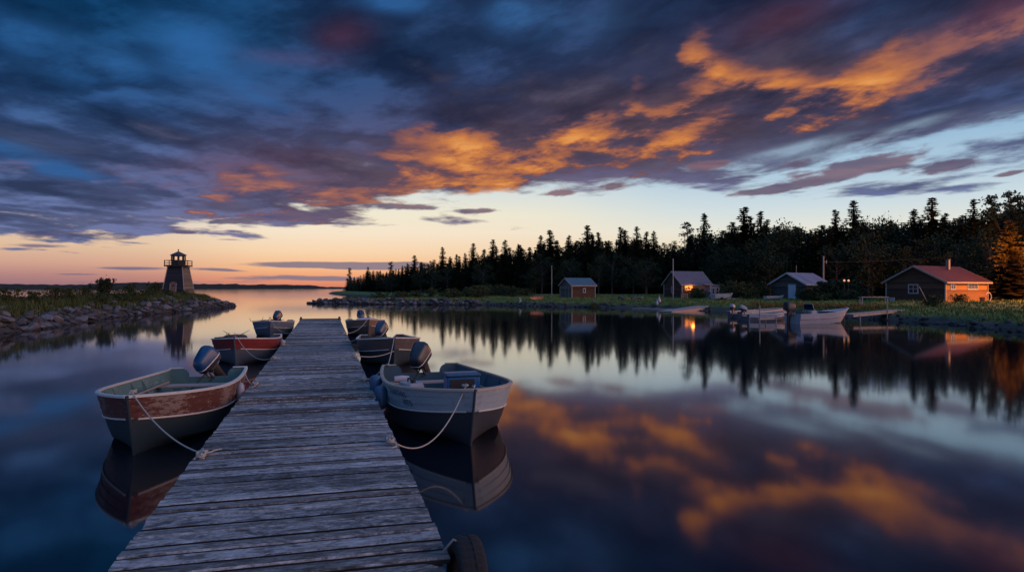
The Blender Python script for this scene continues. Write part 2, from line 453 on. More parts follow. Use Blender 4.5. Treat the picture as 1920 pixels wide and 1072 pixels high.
simple('motor_dark', (.007, .010, .018), .36, .25, 7, spec=.6)
simple('white_trim', (.62, .62, .62), .45, .12, 10)
simple('fender_blue', (.025, .085, .16), .4, .25, 6)
simple('fender_white', (.27, .29, .35), .4, .15, 6)
simple('tank_grey', (.30, .30, .33), .5, .2, 6)
simple('tank_red', (.42, .04, .03), .4, .2, 6)
simple('box_blue', (.012, .10, .24), .35, .2, 6)
simple('canvas', (.38, .37, .39), .85, .25, 8, .4)
simple('gear_net', (.05, .055, .05), .9, .4, 40, .6)
simple('letter_paint', (.016, .035, .085), .6, .3, 20)

def hull_paint(name, col, worn, under, amt=.5, scale=3.2, rough=.5, streak=1.0):
    """old paint: chalky, scraped along the planks and flaked down to the layer below"""
    m, p = mat(name); M[name] = m
    t = objco(); x, y, z = sep(t)
    a = noise(vec(x * 1.3, y * 1.3, z * 5.0), scale * 1.9, 8, .72, .9)
    b = noise(vec(x * .8, y * .8, z * 12.0), scale * 3.2, 6, .72, .4)
    g = noise(t, 1.1, 3, .5)
    c = mix(b, g4(col, .62), g4(col, 1.30))
    c = mix(sstep(a + (g - .5) * .7, .70 - amt * .18, .74 - amt * .16) * .85, c, worn)
    c = mix(sstep(b * .6 + g * .5, .70 - amt * .08, .78 - amt * .06) * .85, c, under)
    drip = noise(vec(x * 16, y * 16, z * 1.2), 1.0, 4, .6)
    c = mix(sstep(drip, .58, .75) * .35 * streak, c, (.05, .045, .04, 1))
    setp(p, c, clamp01(a * .5 + rough - .2), spec=.45)
    bump(p, a * .6 + b * .4, .35, .006)
hull_paint('paint_red', (.088, .027, .023), (.22, .18, .16, 1), (.045, .030, .027, 1), 1.25, rough=.6)
hull_paint('paint_oxide', (.17, .020, .022), (.22, .11, .09, 1), (.06, .03, .03, 1), .25)
hull_paint('paint_teal_dark', (.024, .042, .052), (.06, .065, .065, 1), (.02, .02, .02, 1), .4)
hull_paint('paint_slate', (.075, .095, .12), (.16, .17, .18, 1), (.04, .04, .04, 1), .4)
hull_paint('paint_blue', (.27, .345, .39), (.46, .48, .49, 1), (.10, .13, .16, 1), .62)
hull_paint('paint_navy', (.034, .040, .050), (.05, .055, .06, 1), (.015, .015, .015, 1), .35)
hull_paint('paint_brown', (.085, .070, .068), (.24, .17, .13, 1), (.04, .035, .03, 1), .6)
hull_paint('paint_tan', (.20, .125, .085), (.36, .27, .21, 1), (.07, .045, .035, 1), .55)
hull_paint('paint_bluegrey', (.10, .14, .19), (.38, .41, .45, 1), (.05, .06, .07, 1), .5)
hull_paint('paint_white', (.33, .32, .34), (.62, .62, .62, 1), (.22, .22, .22, 1), .25, streak=.5)
hull_paint('paint_alloy', (.26, .31, .38), (.40, .42, .45, 1), (.12, .13, .15, 1), .35, streak=.6)
hull_paint('inside_teal', (.075, .165, .165), (.22, .27, .26, 1), (.10, .12, .11, 1), .45, rough=.6)
hull_paint('inside_blue', (.045, .10, .135), (.13, .19, .22, 1), (.05, .06, .07, 1), .4, rough=.6)
hull_paint('inside_grey', (.13, .14, .15), (.26, .26, .26, 1), (.06, .06, .06, 1), .4, rough=.6)
hull_paint('rim_white', (.50, .47, .43), (.62, .58, .54, 1), (.14, .11, .09, 1), .5, scale=7, streak=.4)
hull_paint('rim_wood', (.36, .29, .23), (.52, .46, .40, 1), (.11, .08, .06, 1), .5, scale=7, streak=.4)

# land
m, p = mat('rock_grey'); M['rock_grey'] = m
t = objco(); rr_ = objrand()
a = noise(t, 2.6, 8, .66, .4); b = noise(t, 11.0, 5, .65)
c = ramp(clamp01(a * .8 + b * .3 + (rr_ - .5) * .35), [(.25, (.022, .022, .025, 1)), (.5, (.062, .061, .066, 1)), (.8, (.16, .158, .168, 1))])
wz = sep(worldpos())[2]
setp(p, mix(sstep(wz + (a - .5) * .2, .22, .02) * .8, c, (.018, .018, .016, 1)), .78, spec=.35)
bump(p, a + b * .4, .9, .06)
def ground_mat(name, c1, c2, c3, sc=.35):
    m, p = mat(name); M[name] = m
    w = worldpos(); n = noise(w, sc, 6, .6); n2_ = noise(w, sc * 9, 6, .65); z = sep(w)[2]
    c = mix(sstep(n, .38, .62), c1, c2); c = mix(sstep(n2_, .5, .75) * .6, c, c3)
    c = mix(sstep(z + (n2_ - .5) * .5, .55, .20), c, (.06, .055, .05, 1))
    setp(p, c, .9, spec=.2); bump(p, n2_, .8, .12)
ground_mat('lawn', (.085, .135, .036, 1), (.12, .16, .05, 1), (.15, .14, .06, 1))
ground_mat('bank_soil', (.035, .045, .018, 1), (.055, .05, .03, 1), (.09, .08, .06, 1))
def leafmat(name, c, k=.35):
    m, p = mat(name); M[name] = m
    r1 = island(); r2 = objrand()
    cc = mix(clamp01(r1 * .65 + r2 * .35), g4(c, 1 - k), (min(1, c[0] * (1 + k * 1.6)), min(1, c[1] * (1 + k)), c[2] * (1 + k * .3), 1))
    setp(p, cc, .7, spec=.2)
leafmat('needles', (.016, .030, .018))
leafmat('needles_lamplit', (.075, .066, .034))  # lighter, warmer needles: lamplight put into the colour of one spruce
leafmat('leaves', (.018, .032, .014), .2)
leafmat('leaves_low', (.034, .054, .020), .5)
leafmat('grass_green', (.105, .155, .042), .22)
leafmat('grass_rough', (.050, .072, .024), .35)
leafmat('grass_gold', (.15, .105, .035), .45)
leafmat('far_wood', (.020, .026, .026), .2)
simple('bark', (.055, .045, .038), .9, .4, 8, .6, stretch=(2, 2, .5))
simple('twig', (.045, .036, .03), .9, .3, 8)

# buildings
def boards(name, col, pitch=.18, vert=False, var=.45, worn=(.25, .22, .2, 1), wornamt=.5):
    m, p = mat(name); M[name] = m
    t = objco(); x, y, z = sep(t)
    s_ = z if not vert else x + y
    k = E.m('FLOOR', s_ * (1 / pitch)); fr = E.m('FRACT', s_ * (1 / pitch))
    cell = noise(vec(k * 7.31, k * 3.1, 0.0), 1.0, 0, .5)
    gr = noise(vec((x + y) * (1.2 if not vert else 14), z * (16 if not vert else 1.2), k * 3.7), 1.0, 5, .65)
    c = mix(clamp01(gr * .7 + (cell - .5) * 1.2 + .15), g4(col, 1 - var), g4(col, 1 + var))
    c = mix(sstep(gr, .62 - wornamt * .1, .8) * wornamt, c, worn)
    c = mix(sstep(fr, .10, .02) * .8, c, (.012, .011, .011, 1))
    setp(p, c, .8, spec=.25); bump(p, fr * .6 + gr * .4, .7, .03)
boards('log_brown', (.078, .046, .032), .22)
boards('log_lamplit', (.23, .125, .055), .2)  # brown logs again for the lamp side, with lamplight mixed into the colour
boards('log_grey', (.13, .115, .105), .2)
boards('log_dark', (.070, .068, .072), .24, worn=(.24, .25, .28, 1), wornamt=.65)
boards('board_red', (.085, .044, .037), .16)
boards('clap_slate', (.022, .025, .034), .16, worn=(.045, .05, .058, 1))
boards('clap_sidelit', (.15, .122, .095), .17, worn=(.10, .085, .07, 1))  # tower cladding again, warm light from the right put into the tan
boards('board_blue', (.20, .27, .38), .3, vert=True)
def roofmat(name, col, pitch=.32, rust=(.12, .05, .03, 1), ramt=.25, axis='x'):
    m, p = mat(name); M[name] = m
    t = objco(); x, y, z = sep(t); s_ = x if axis == 'x' else y
    fr = E.m('FRACT', s_ * (1 / pitch))
    n = noise(t, 1.6, 6, .65); n2_ = noise(vec(x * 7, y * .8, z * .8), 1.0, 5, .6)
    c = mix(n, g4(col, .6), g4(col, 1.35)); c = mix(sstep(n2_ * .6 + n * .4, .52, .66) * ramt, c, rust)
    setp(p, c, .5, metal=.15, spec=.4)
    bump(p, gauss((fr - .5) * 5.0), .6, .03)
roofmat('roof_red', (.060, .021, .021), .42, (.10, .05, .05, 1), .4)
roofmat('roof_teal', (.058, .112, .145), .35, (.05, .08, .09, 1), .3)
roofmat('roof_rust', (.105, .102, .13), .30, (.030, .026, .028, 1), .95)
roofmat('roof_blue', (.155, .19, .27), .35, (.16, .17, .2, 1), .25)
roofmat('roof_slate', (.05, .05, .058), .25, (.03, .03, .03, 1), .3)
simple('trim_white', (.36, .36, .38), .6, .15, 8)
simple('trim_grey', (.24, .225, .21), .7, .25, 8)
simple('door_brown', (.16, .075, .042), .6, .3, 5, stretch=(8, 8, 1))
simple('door_pale', (.40, .47, .58), .55, .12, 5)
simple('lantern_dark', (.022, .019, .018), .8, .3, 6)
simple('strake_pinklit', (.26, .06, .05), .5, .2, 6)  # rail colour standing for pink light that falls on the skiff's strakes
simple('stone_base', (.18, .175, .17), .85, .35, 5, .5)
simple('wall_inside', (.25, .18, .12), .8, .3, 3)
m, p = mat('window_glass'); M['window_glass'] = m
setp(p, (.010, .012, .016, 1), .08, spec=.7)
def glow(name, c, s):
    m, p = mat(name); M[name] = m
    setp(p, c, .4); p.inputs['Emission Color'].default_value = c; p.inputs['Emission Strength'].default_value = s
glow('lamp_amber', (1.0, .30, .05, 1), 1.6)
glow('lamp_white', (1.0, .42, .18, 1), .8)
# ------------------------------------------------------------------ the setting: lake, land, breakwaters
lake = MB(); lake.add([(-5000, -60, 0), (5000, -60, 0), (5000, 6000, 0), (-5000, 6000, 0)], [(0, 1, 2, 3)])
tag(obj('water', lake, 'water'), 'calm dark lake mirroring the sunset clouds', 'water', kind='structure')

def sdf(poly, P):
    """signed distance, positive inside"""
    A_ = np.array(poly, float); B_ = np.roll(A_, -1, 0)
    d = np.full(len(P), 1e9); ins = np.zeros(len(P), bool)
    for a, b in zip(A_, B_):
        ab = b - a; t = np.clip(((P - a) @ ab) / max(ab @ ab, 1e-9), 0, 1)
        q = a + t[:, None] * ab; d = np.minimum(d, np.hypot(*(P - q).T))
        c = (a[1] > P[:, 1]) != (b[1] > P[:, 1])
        with np.errstate(divide='ignore', invalid='ignore'):
            xi = (b[0] - a[0]) * (P[:, 1] - a[1]) / (b[1] - a[1]) + a[0]
        ins ^= c & (P[:, 0] < xi)
    return np.where(ins, d, -d)
SHORE = [(-29.6, 98.8), (-27.4, 97.3), (-23, 95.6), (-19.2, 94.6), (-15, 93.4), (-11.6, 93), (-8, 92), (-3.9, 91.2), (0, 88), (2.7, 85), (6, 82.6), (8.9, 81), (12.6, 78), (16.3, 75), (18, 71), (19.9, 67.5),
         (24.0, 64.5), (26.2, 57), (27.0, 50), (28.3, 46.5), (28.0, 42), (27.4, 36), (29, 27), (40, 16), (75, 8), (330, 8), (330, 460), (-20, 460), (-62, 320), (-72, 268), (-66, 246), (-52, 205), (-30, 160), (-16, 122), (-13, 108), (-20, 101.5), (-26, 101)]
def wob(P):
    x, y = P[:, 0], P[:, 1]
    return .35 * np.sin(x * 1.3 + y * .7) + .25 * np.sin(x * 2.9 - y * 2.1) + .15 * np.sin(x * 5.3 + y * 4.1)
def land_z(P):
    P = np.asarray(P, float)
    d = sdf(SHORE, P) + wob(P) * .6
    z = np.where(d < 0, np.maximum(d * .45, -1.5), .55 * (1 - np.exp(-d / .9)) + .50 * (1 - np.exp(-d / 6.0)))
    z = z + np.where(d > 25, (d - 25) * .012, 0) + .05 * np.sin(P[:, 0] * .7) * np.sin(P[:, 1] * .6) * (d > 1)
    return z
def hz(x, y): return float(land_z([(x, y)])[0])
na, nd = 300, 210
aa = np.linspace(R(-25), R(50), na); rr = 24 * (430 / 24) ** np.linspace(0, 1, nd)
AA, RR = np.meshgrid(aa, rr); P = np.stack([np.sin(AA).ravel() * RR.ravel(), np.cos(AA).ravel() * RR.ravel()], 1)
Z = land_z(P)
keep = (Z > -1.45).reshape(nd, na)
mb = MB(); mb.v = [tuple(v) for v in np.column_stack([P, Z])]
for i in range(nd - 1):
    for j in range(na - 1):
        if keep[i:i + 2, j:j + 2].any(): k = i * na + j; mb.f.append((k, k + 1, k + na + 1, k + na)); mb.mi.append(0)
o = obj('ground', mb, 'lawn', smooth=60); tag(o, 'grassy lake shore rising behind the water', 'ground', kind='structure')

SPIT = [(-26.2, 34), (-27.2, 40), (-29.6, 47), (-31.3, 53), (-32.2, 62), (-33.0, 73), (-33.6, 80), (-34.6, 84.5), (-37, 89.5), (-41, 93), (-46.5, 92.5), (-49, 84), (-46, 72), (-44, 60), (-41, 48), (-39, 38), (-38, 24), (-28, 24)]
def spit_z(P):
    P = np.asarray(P, float); d = sdf(SPIT, P) + wob(P) * .5
    tip = np.clip((86.5 - P[:, 1]) / 6.0, .25, 1)
    return np.where(d < 0, np.maximum(d * .5, -1.2), (1.05 * (1 - np.exp(-d / 1.3)) + .30 * (1 - np.exp(-d / 4))) * np.where(P[:, 0] > -39.5, tip, 1)) + .06 * np.sin(P[:, 0] * 1.1 + P[:, 1] * .5)
def sz(x, y): return float(spit_z([(x, y)])[0])
xs = np.arange(-53, -22, .45); ys = np.arange(22, 96, .45); XX, YY = np.meshgrid(xs, ys); P = np.stack([XX.ravel(), YY.ravel()], 1); Z = spit_z(P)
mb = MB(); mb.v = [tuple(v) for v in np.column_stack([P, Z])]; nx = len(xs); kp = (Z > -1.15).reshape(len(ys), nx)
for i in range(len(ys) - 1):
    for j in range(nx - 1):
        if kp[i:i + 2, j:j + 2].any(): k = i * nx + j; mb.f.append((k, k + 1, k + nx + 1, k + nx)); mb.mi.append(0)
tag(obj('terrain', mb, 'bank_soil', smooth=60), 'low grassy breakwater running out to the lighthouse', 'breakwater', kind='structure')

# far shore: a low wooded ridge a kilometre off
mb = MB(); rings = []
for i in range(260):
    a = R(-48) + R(74) * i / 259
    rad = 1000 + 140 * math.sin(a * 3 + 1)
    h = 3.9 + 1.3 * math.sin(a * 11) + .9 * math.sin(a * 37 + 1) + 1.1 * random.random() + (1.6 if a < R(-22) else 0) - (1.2 if R(-16) < a < R(-8) else 0)
    x, y = math.sin(a), math.cos(a)
    rings.append([(x * rad, y * rad, -1), (x * (rad + 6), y * (rad + 6), h * .75), (x * (rad + 20), y * (rad + 20), h), (x * (rad + 160), y * (rad + 160), h * 1.1), (x * (rad + 200), y * (rad + 200), -1)])
mb.loft(rings, closed=False)
tag(obj('hills', mb, 'far_wood'), 'low dark wooded far shore along the horizon', 'far shore', kind='structure')

# ------------------------------------------------------------------ rocks
def rock_mesh(i):
    rnd = random.Random(100 + i); bm = bmesh.new(); bmesh.ops.create_icosphere(bm, subdivisions=2, radius=.5)
    for _ in range(9):
        n = Vector((rnd.gauss(0, 1), rnd.gauss(0, 1), rnd.gauss(0, 1))).normalized(); d = rnd.uniform(.26, .42)
        for v in bm.verts:
            k = v.co.dot(n) - d
            if k > 0: v.co -= n * k
    for v in bm.verts: v.co += Vector((rnd.uniform(-1, 1), rnd.uniform(-1, 1), rnd.uniform(-1, 1))) * .012
    me = bpy.data.meshes.new('rock'); bm.to_mesh(me); bm.free(); me.materials.append(M['rock_grey']); return me
ROCKS = [rock_mesh(i) for i in range(12)]
def put_rock(x, y, z, s, label, group, flat_=.6):
    o = link(bpy.data.objects.new('rock', random.choice(ROCKS)))
    o.location = (x, y, z); o.scale = (s * random.uniform(.9, 1.45), s * random.uniform(.75, 1.1), s * random.uniform(.75, 1.15) * flat_)
    o.rotation_euler = (random.uniform(-.45, .45), random.uniform(-.45, .45), random.uniform(0, 6.28))
    return tag(o, label, 'rock', group)
def along(poly, step):
    out = []; acc = 0
    for a, b in zip(poly, poly[1:]):
        a, b = Vector(a), Vector(b); l = (b - a).length; t = acc
        while t < l: out.append((a + (b - a) * (t / l), (b - a).normalized())); t += step
        acc = t - l
    return out
front = [SPIT[i] for i in range(0, 11)]
n_r = 0
for (p, d) in along(front, .52):
    nrm = Vector((-d.y, d.x))             # inland
    for k in range(2):
        if n_r >= 205: break
        if p.y > 50 and random.random() < .28: continue
        off = abs(random.gauss(0, 1)) * .75 - .15 if k == 0 else random.uniform(.5, 2.4)
        q = p + nrm * off + d * random.uniform(-.3, .3)
        if off > 1.2 and random.random() < .35: continue
        s = random.uniform(.45, .98) * (1.0 if p.y < 50 else 1.05)
        put_rock(q.x, q.y, max(sz(q.x, q.y), -.02) + s * .17, s, 'grey angular boulder on the near side of the lighthouse breakwater', 'boulders on the lighthouse breakwater', random.choice((.35, .5, .7))); n_r += 1
bw = [(-29.6, 98.8), (-27.4, 97.3), (-23, 95.6), (-19.2, 94.6), (-15, 93.4), (-11.6, 93), (-8, 92), (-3.9, 91.2)]
for (p, d) in along(bw, .62):
    nrm = Vector((-d.y, d.x))
    for off in (random.uniform(-.2, .35), random.uniform(.5, 1.6)):
        q = p + nrm * off; s = random.uniform(.55, 1.0)
        put_rock(q.x, q.y, max(hz(q.x, q.y), 0) + s * .14, s, 'pale riprap boulder on the low breakwater below the headland', 'boulders on the headland breakwater', .75)
# small rubble nobody could count
def rubble(name, label, pts, smin, smax):
    mb = MB()
    for (x, y, z) in pts:
        me = random.choice(ROCKS); s = random.uniform(smin, smax)
        m = Euler((random.uniform(-.5, .5), random.uniform(-.5, .5), random.uniform(0, 6.28))).to_matrix()
        vs = [m @ Vector((v.co.x * s * 1.3, v.co.y * s, v.co.z * s * .65)) + Vector((x, y, z)) for v in me.vertices]
        mb.add(vs, [tuple(pp.vertices) for pp in me.polygons])
    tag(obj(name, mb, 'rock_grey'), label, 'rubble', kind='stuff')
pts = []
for (p, d) in along(front, .12):
    nrm = Vector((-d.y, d.x))
    for _ in range(2):
        q = p + nrm * (random.random() ** 1.4 * 3.0 - .35); pts.append((q.x, q.y, max(sz(q.x, q.y), -.03) + .03))
for (p, d) in along(bw, .25):
    nrm = Vector((-d.y, d.x)); q = p + nrm * (random.random() * 2.2 - .3); pts.append((q.x, q.y, max(hz(q.x, q.y), -.02) + .04))
rubble('rubble', 'small broken stone filling the breakwaters', pts, .14, .40)
pts = []
sh2 = [(-3.9, 91.2), (0, 88), (2.7, 85), (6, 82.6), (8.9, 81), (12.6, 78), (16.3, 75), (18, 71), (19.9, 67.5)]
for (p, d) in along(sh2, .17):
    nrm = Vector((-d.y, d.x)); q = p + nrm * (random.gauss(.25, .5))
    if 0 < p.x < 11 or random.random() < .45: pts.append((q.x, q.y, max(hz(q.x, q.y), -.02) + .04))
for (p, d) in along([(26.6, 53), (27.0, 50), (28.3, 46.5), (28.0, 42), (27.4, 36), (28.4, 30)], .16):
    nrm = Vector((-d.y, d.x)); q = p - nrm * random.gauss(-.1, .35) * -1
    if random.random() < (.9 if p.y < 39 else .35): pts.append((q.x, q.y, max(hz(q.x, q.y), -.02) + .03))
rubble('pebbles', 'loose shore stones along the water by the cabins', pts, .18, .55)
for px, py, s in ((1165, 556, 1.1), (1189, 556, .9), (1201, 557, .7), (1148, 560, .5)):
    x, y = at(px, 84); put_rock(x, y, hz(x, y) + .15, s, 'grey field stone lying on the lawn between the two sheds', 'field stones on the lawn', .7)

# ------------------------------------------------------------------ foliage
def leaf_quad(vs, fs, c, s, rnd, flat_=1.0, ratio=.55):
    a = Vector((rnd.gauss(0, 1), rnd.gauss(0, 1), rnd.gauss(0, 1) * flat_)).normalized()
    b = a.cross(Vector((rnd.gauss(0, 1), rnd.gauss(0, 1), rnd.gauss(0, 1)))).normalized()
    i = len(vs); a *= s; b *= s * ratio
    vs += [c - a * .5, c + b * .5, c + a * .6, c - b * .5]; fs.append((i, i + 1, i + 2, i + 3))
def spruce_meshes(seed, h=12.0, w=.15, ragged=.3, gap=.0, sub=1.0, mt='needles'):
    rnd = random.Random(seed); vs, fs = [], []
    lev = int(46 * sub); z0 = h * .05
    for i in range(lev):
        t = i / (lev - 1); z = z0 + (h - z0) * t ** .92
        if z > h * .985: break
        r = h * w * ((1 - t) ** .82) * (1 + ragged * rnd.uniform(-.7, .6)) + .10
        if gap and rnd.random() < gap: r *= .45
        nb = max(4, int(8 * (1 - t) + 4))
        for k in range(nb):
            a = rnd.uniform(0, 6.28); rl = r * rnd.uniform(.6, 1.12); d = Vector((math.cos(a), math.sin(a), 0))
            droop = -.34 * (1 - t) - .06 + (.35 if t > .9 else 0)
            n = max(2, int(rl / .34))
            for q in range(n):
                f = (q + .6) / n; c = Vector((0, 0, z)) + d * rl * f + Vector((0, 0, droop * rl * f + .10 * rl * f * f))
                side = d.cross(Vector((0, 0, 1))); ln = (.24 + .46 * (1 - f * .5)) * (.55 + .75 * (1 - t)) * (h / 12)
                tip = c + d * ln * .9 + Vector((0, 0, -.06))
                i0 = len(vs); sp = side * ln * rnd.uniform(.5, .9); up = Vector((0, 0, rnd.uniform(-.10, .08)))
                vs += [c - d * ln * .5, c + sp + up + d * ln * .1 - Vector((0, 0, .05)), tip, c - sp + up + d * ln * .1 - Vector((0, 0, .05))]; fs.append((i0, i0 + 1, i0 + 2, i0 + 3))
                if rnd.random() < .9:
                    i0 = len(vs); dn = Vector((0, 0, -ln * rnd.uniform(.4, .8))); vs += [c - d * ln * .3, c + d * ln * .6, c + d * ln * .2 + dn]; fs.append((i0, i0 + 1, i0 + 2))
    for z in np.arange(h * .25, h * .97, .16):        # dense core round the stem
        cr = h * w * .33 * (1 - z / h) + .03
        for _ in range(3):
            a = rnd.uniform(0, 6.28); d = Vector((math.cos(a), math.sin(a), 0)); i0 = len(vs); c0 = Vector((0, 0, z))
            vs += [c0 + Vector((0, 0, .30)), c0 + d * cr - Vector((0, 0, .05)), c0 + d * cr * .7 - Vector((0, 0, .32)), c0 - Vector((0, 0, .15))]; fs.append((i0, i0 + 1, i0 + 2, i0 + 3))
    for z in np.arange(h * .93, h * 1.0, .12):
        for _ in range(3): leaf_quad(vs, fs, Vector((rnd.gauss(0, .04), rnd.gauss(0, .04), z)), .22, rnd, 1.5, .35)
    mb = MB(); mb.add(vs, fs)
    tr = MB().tube([(0, 0, -.4), (0, 0, h * .4), (0, 0, h * .98)], [h * .014, h * .009, .02], 6)
    return mesh_of('crown', mb, mt), mesh_of('trunk', tr, 'bark', 60)
def pine_meshes(seed, h=12.0):
    """open-crowned tree: clumps on bare upper limbs"""
    rnd = random.Random(seed); vs, fs = [], []; tr = MB().tube([(0, 0, -.4), (.1, 0, h * .5), (0, .1, h * .96)], [h * .015, h * .010, .03], 6)
    for i in range(26):
        t = .30 + .70 * i / 25; z = h * t; r = h * .16 * (1.08 - t) ** .6 * rnd.uniform(.35, 1.2); a = rnd.uniform(0, 6.28)
        e = Vector((math.cos(a) * r, math.sin(a) * r, z + r * .15)); tr.tube([(0, 0, z - .1), e], [.05, .02], 4, cap=False)
        for _ in range(38): leaf_quad(vs, fs, e * 1 + Vector((rnd.gauss(0, .34), rnd.gauss(0, .34), rnd.gauss(0, .16))) * (h / 12), .36, rnd, .6)
        for _ in range(14): leaf_quad(vs, fs, Vector((e.x * .5, e.y * .5, z)) + Vector((rnd.gauss(0, .25), rnd.gauss(0, .25), rnd.gauss(0, .14))), .3, rnd, .6)
    mb = MB(); mb.add(vs, fs); return mesh_of('crown', mb, 'needles'), mesh_of('trunk', tr, 'bark', 60)
def broad_meshes(seed, h=9.0, w=.34, nl=1.0, leaf=.30, mat_='leaves'):
    rnd = random.Random(seed); vs, fs = [], []; tr = MB().tube([(0, 0, -.4), (.1, .05, h * .35), (-.05, .1, h * .7)], [h * .02, h * .014, .04], 7)
    for i in range(30):
        t = rnd.uniform(.22, 1.0); z = h * t; r = h * w * math.sqrt(max(.05, 1 - abs(t - .55) ** 2 / .26)) * rnd.uniform(.35, 1.05); a = rnd.uniform(0, 6.28)
        c = Vector((math.cos(a) * r, math.sin(a) * r, z * .96)); cs = h * rnd.uniform(.06, .12)
        tr.tube([(0, .05, h * min(.65, t * .7)), c], [.06, .02], 4, cap=False)
        for _ in range(int(75 * nl)): leaf_quad(vs, fs, c + Vector((rnd.gauss(0, 1), rnd.gauss(0, 1), rnd.gauss(0, .75))) * cs * .62, leaf * rnd.uniform(.6, 1.2), rnd)
    mb = MB(); mb.add(vs, fs); return mesh_of('crown', mb, mat_), mesh_of('trunk', tr, 'bark', 60)
def bush_meshes(seed, rx=1.0, h=1.2, n=1500, leaf=.14, mat_='leaves_low', spikes=10):
    rnd = random.Random(seed); vs, fs = [], []; tr = MB()
    cl = [Vector((rnd.gauss(0, .42) * rx, rnd.gauss(0, .42) * rx, h * rnd.uniform(.25, .8))) for _ in range(16)]
    cl += [Vector((rnd.gauss(0, .35) * rx, rnd.gauss(0, .35) * rx, h * rnd.uniform(.85, 1.15))) for _ in range(spikes)]
    for i, c in enumerate(cl):
        tr.tube([(c.x * .2, c.y * .2, -.1), (c.x * .7, c.y * .7, c.z * .6), c], [.03, .02, .008], 4, cap=False)
        s = .20 if i < 16 else .07
        for _ in range(int(n / len(cl) * (1.2 if i < 16 else .6))):
            q = c + Vector((rnd.gauss(0, s) * rx, rnd.gauss(0, s) * rx, rnd.gauss(0, s * .9) * h)); q.z = max(q.z, -.05)
            leaf_quad(vs, fs, q, leaf * rnd.uniform(.6, 1.3), rnd)
    mb = MB(); mb.add(vs, fs); return mesh_of('foliage', mb, mat_), mesh_of('stem', tr, 'twig', 60)

SP = [spruce_meshes(11, 12, .17, .35), spruce_meshes(12, 12, .21, .30), spruce_meshes(13, 12, .145, .45, .12), spruce_meshes(14, 12, .19, .5, .10), spruce_meshes(15, 12, .14, .3), spruce_meshes(16, 12, .22, .4, .06)]
PN = [pine_meshes(21), pine_meshes(22)]
BR = [broad_meshes(31), broad_meshes(32, w=.30), broad_meshes(33, w=.40)]
def tree(kind, me, x, y, z, h, label, group=None, base=12.0, cat='tree', wide=1.0, parts=('crown', 'trunk')):
    r = thing(kind, label, cat, (x, y, z), random.uniform(0, 6.28), group)
    s = h / base; r.scale = (s * wide, s * wide, s)
    for nm, m_ in zip(parts, me): link(bpy.data.objects.new(nm, m_), r)
    return r
def prof(pts, x): return float(np.interp(x, [p[0] for p in pts], [p[1] for p in pts]))
DF = [(640, 268), (700, 205), (800, 168), (905, 148), (1000, 138), (1100, 130), (1320, 109), (1480, 98), (1605, 91), (1750, 84), (1890, 80), (2200, 76)]
YT = [(640, 520), (660, 508), (690, 504), (730, 496), (775, 486), (830, 474), (885, 465), (950, 456), (1030, 442), (1100, 434), (1195, 438), (1240, 446), (1320, 424), (1395, 414), (1440, 412), (1500, 412), (1565, 408), (1605, 402), (1650, 404), (1750, 398), (1825, 392), (1890, 384), (1940, 380), (2200, 372)]
def top_h(px, D, ytop, z): return H + (CY - ytop) / F * D - z
# tall ones that stand clear of the skyline
STAND = [(655, 503, 'p'), (690, 500, 's'), (733, 492, 'p'), (777, 478, 's'), (830, 462, 's'), (887, 455, 's'), (908, 466, 's'), (924, 448, 's'), (947, 449, 's'), (975, 458, 's'), (1014, 440, 's'), (1031, 430, 's'), (1067, 440, 's'), (1101, 421, 's'), (1110, 437, 's'), (1122, 434, 's'),
         (1164, 424, 's'), (1172, 430, 's'), (1194, 423, 's'), (1212, 433, 's'), (1226, 432, 's'), (1290, 420, 'p'), (1320, 398, 's'), (1372, 415, 's'), (1395, 386, 's'), (1408, 404, 's'), (1427, 394, 's'), (1438, 410, 's'), (1567, 391, 's'), (1601, 374, 's'),
         (1714, 390, 's'), (1748, 369, 's'), (1772, 398, 's'), (1805, 402, 's'), (1826, 371, 's'), (1862, 370, 'p'), (1893, 362, 'p'), (1912, 372, 'p'), (1950, 366, 's'), (1990, 372, 's')]
n_sp = 0
for k, (px, yt, kd) in enumerate(STAND):
    D = prof(DF, px) + random.uniform(3, 9); x, y = at(px, D); z = hz(x, y); h = top_h(px, D, yt, z)
    if kd == 's': tree('spruce_tree', SP[[0, 1, 3, 5][k % 4]], x, y, z, h, 'tall dark spruce whose spire stands clear of the skyline', 'spires above the wood', wide=random.uniform(1.2, 1.6)); n_sp += 1
    else: tree('pine_tree', PN[k % 2], x, y, z, h, 'tall open-crowned pine standing clear of the skyline', 'open pines above the wood')
for row, (dd, step, drop, amp) in enumerate(((1.5, 15, 20, 30), (6.5, 13, 12, 24), (12, 13, 5, 20))):
    px = 650 + row * 5
    while px < 2080 and n_sp < 292:
        q = px + random.uniform(-4, 4); D = prof(DF, q) + dd + random.uniform(-1.5, 1.5)
        yt = prof(YT, q) + drop + random.uniform(-.15, 1.0) * amp * min(1, (CY - prof(YT, q)) / 90)
        x, y = at(q, D); z = hz(x, y); h = top_h(q, D, yt, z)
        if h > 2.5:
            tree('spruce_tree', random.choice(SP), x, y, z, h, 'dark spruce packed among others in the wood behind the cabins', 'spruces of the dark wood', wide=random.uniform(1.0, 1.5)); n_sp += 1
        px += step * random.uniform(.7, 1.3) * (.55 if q < 800 else 1.0)
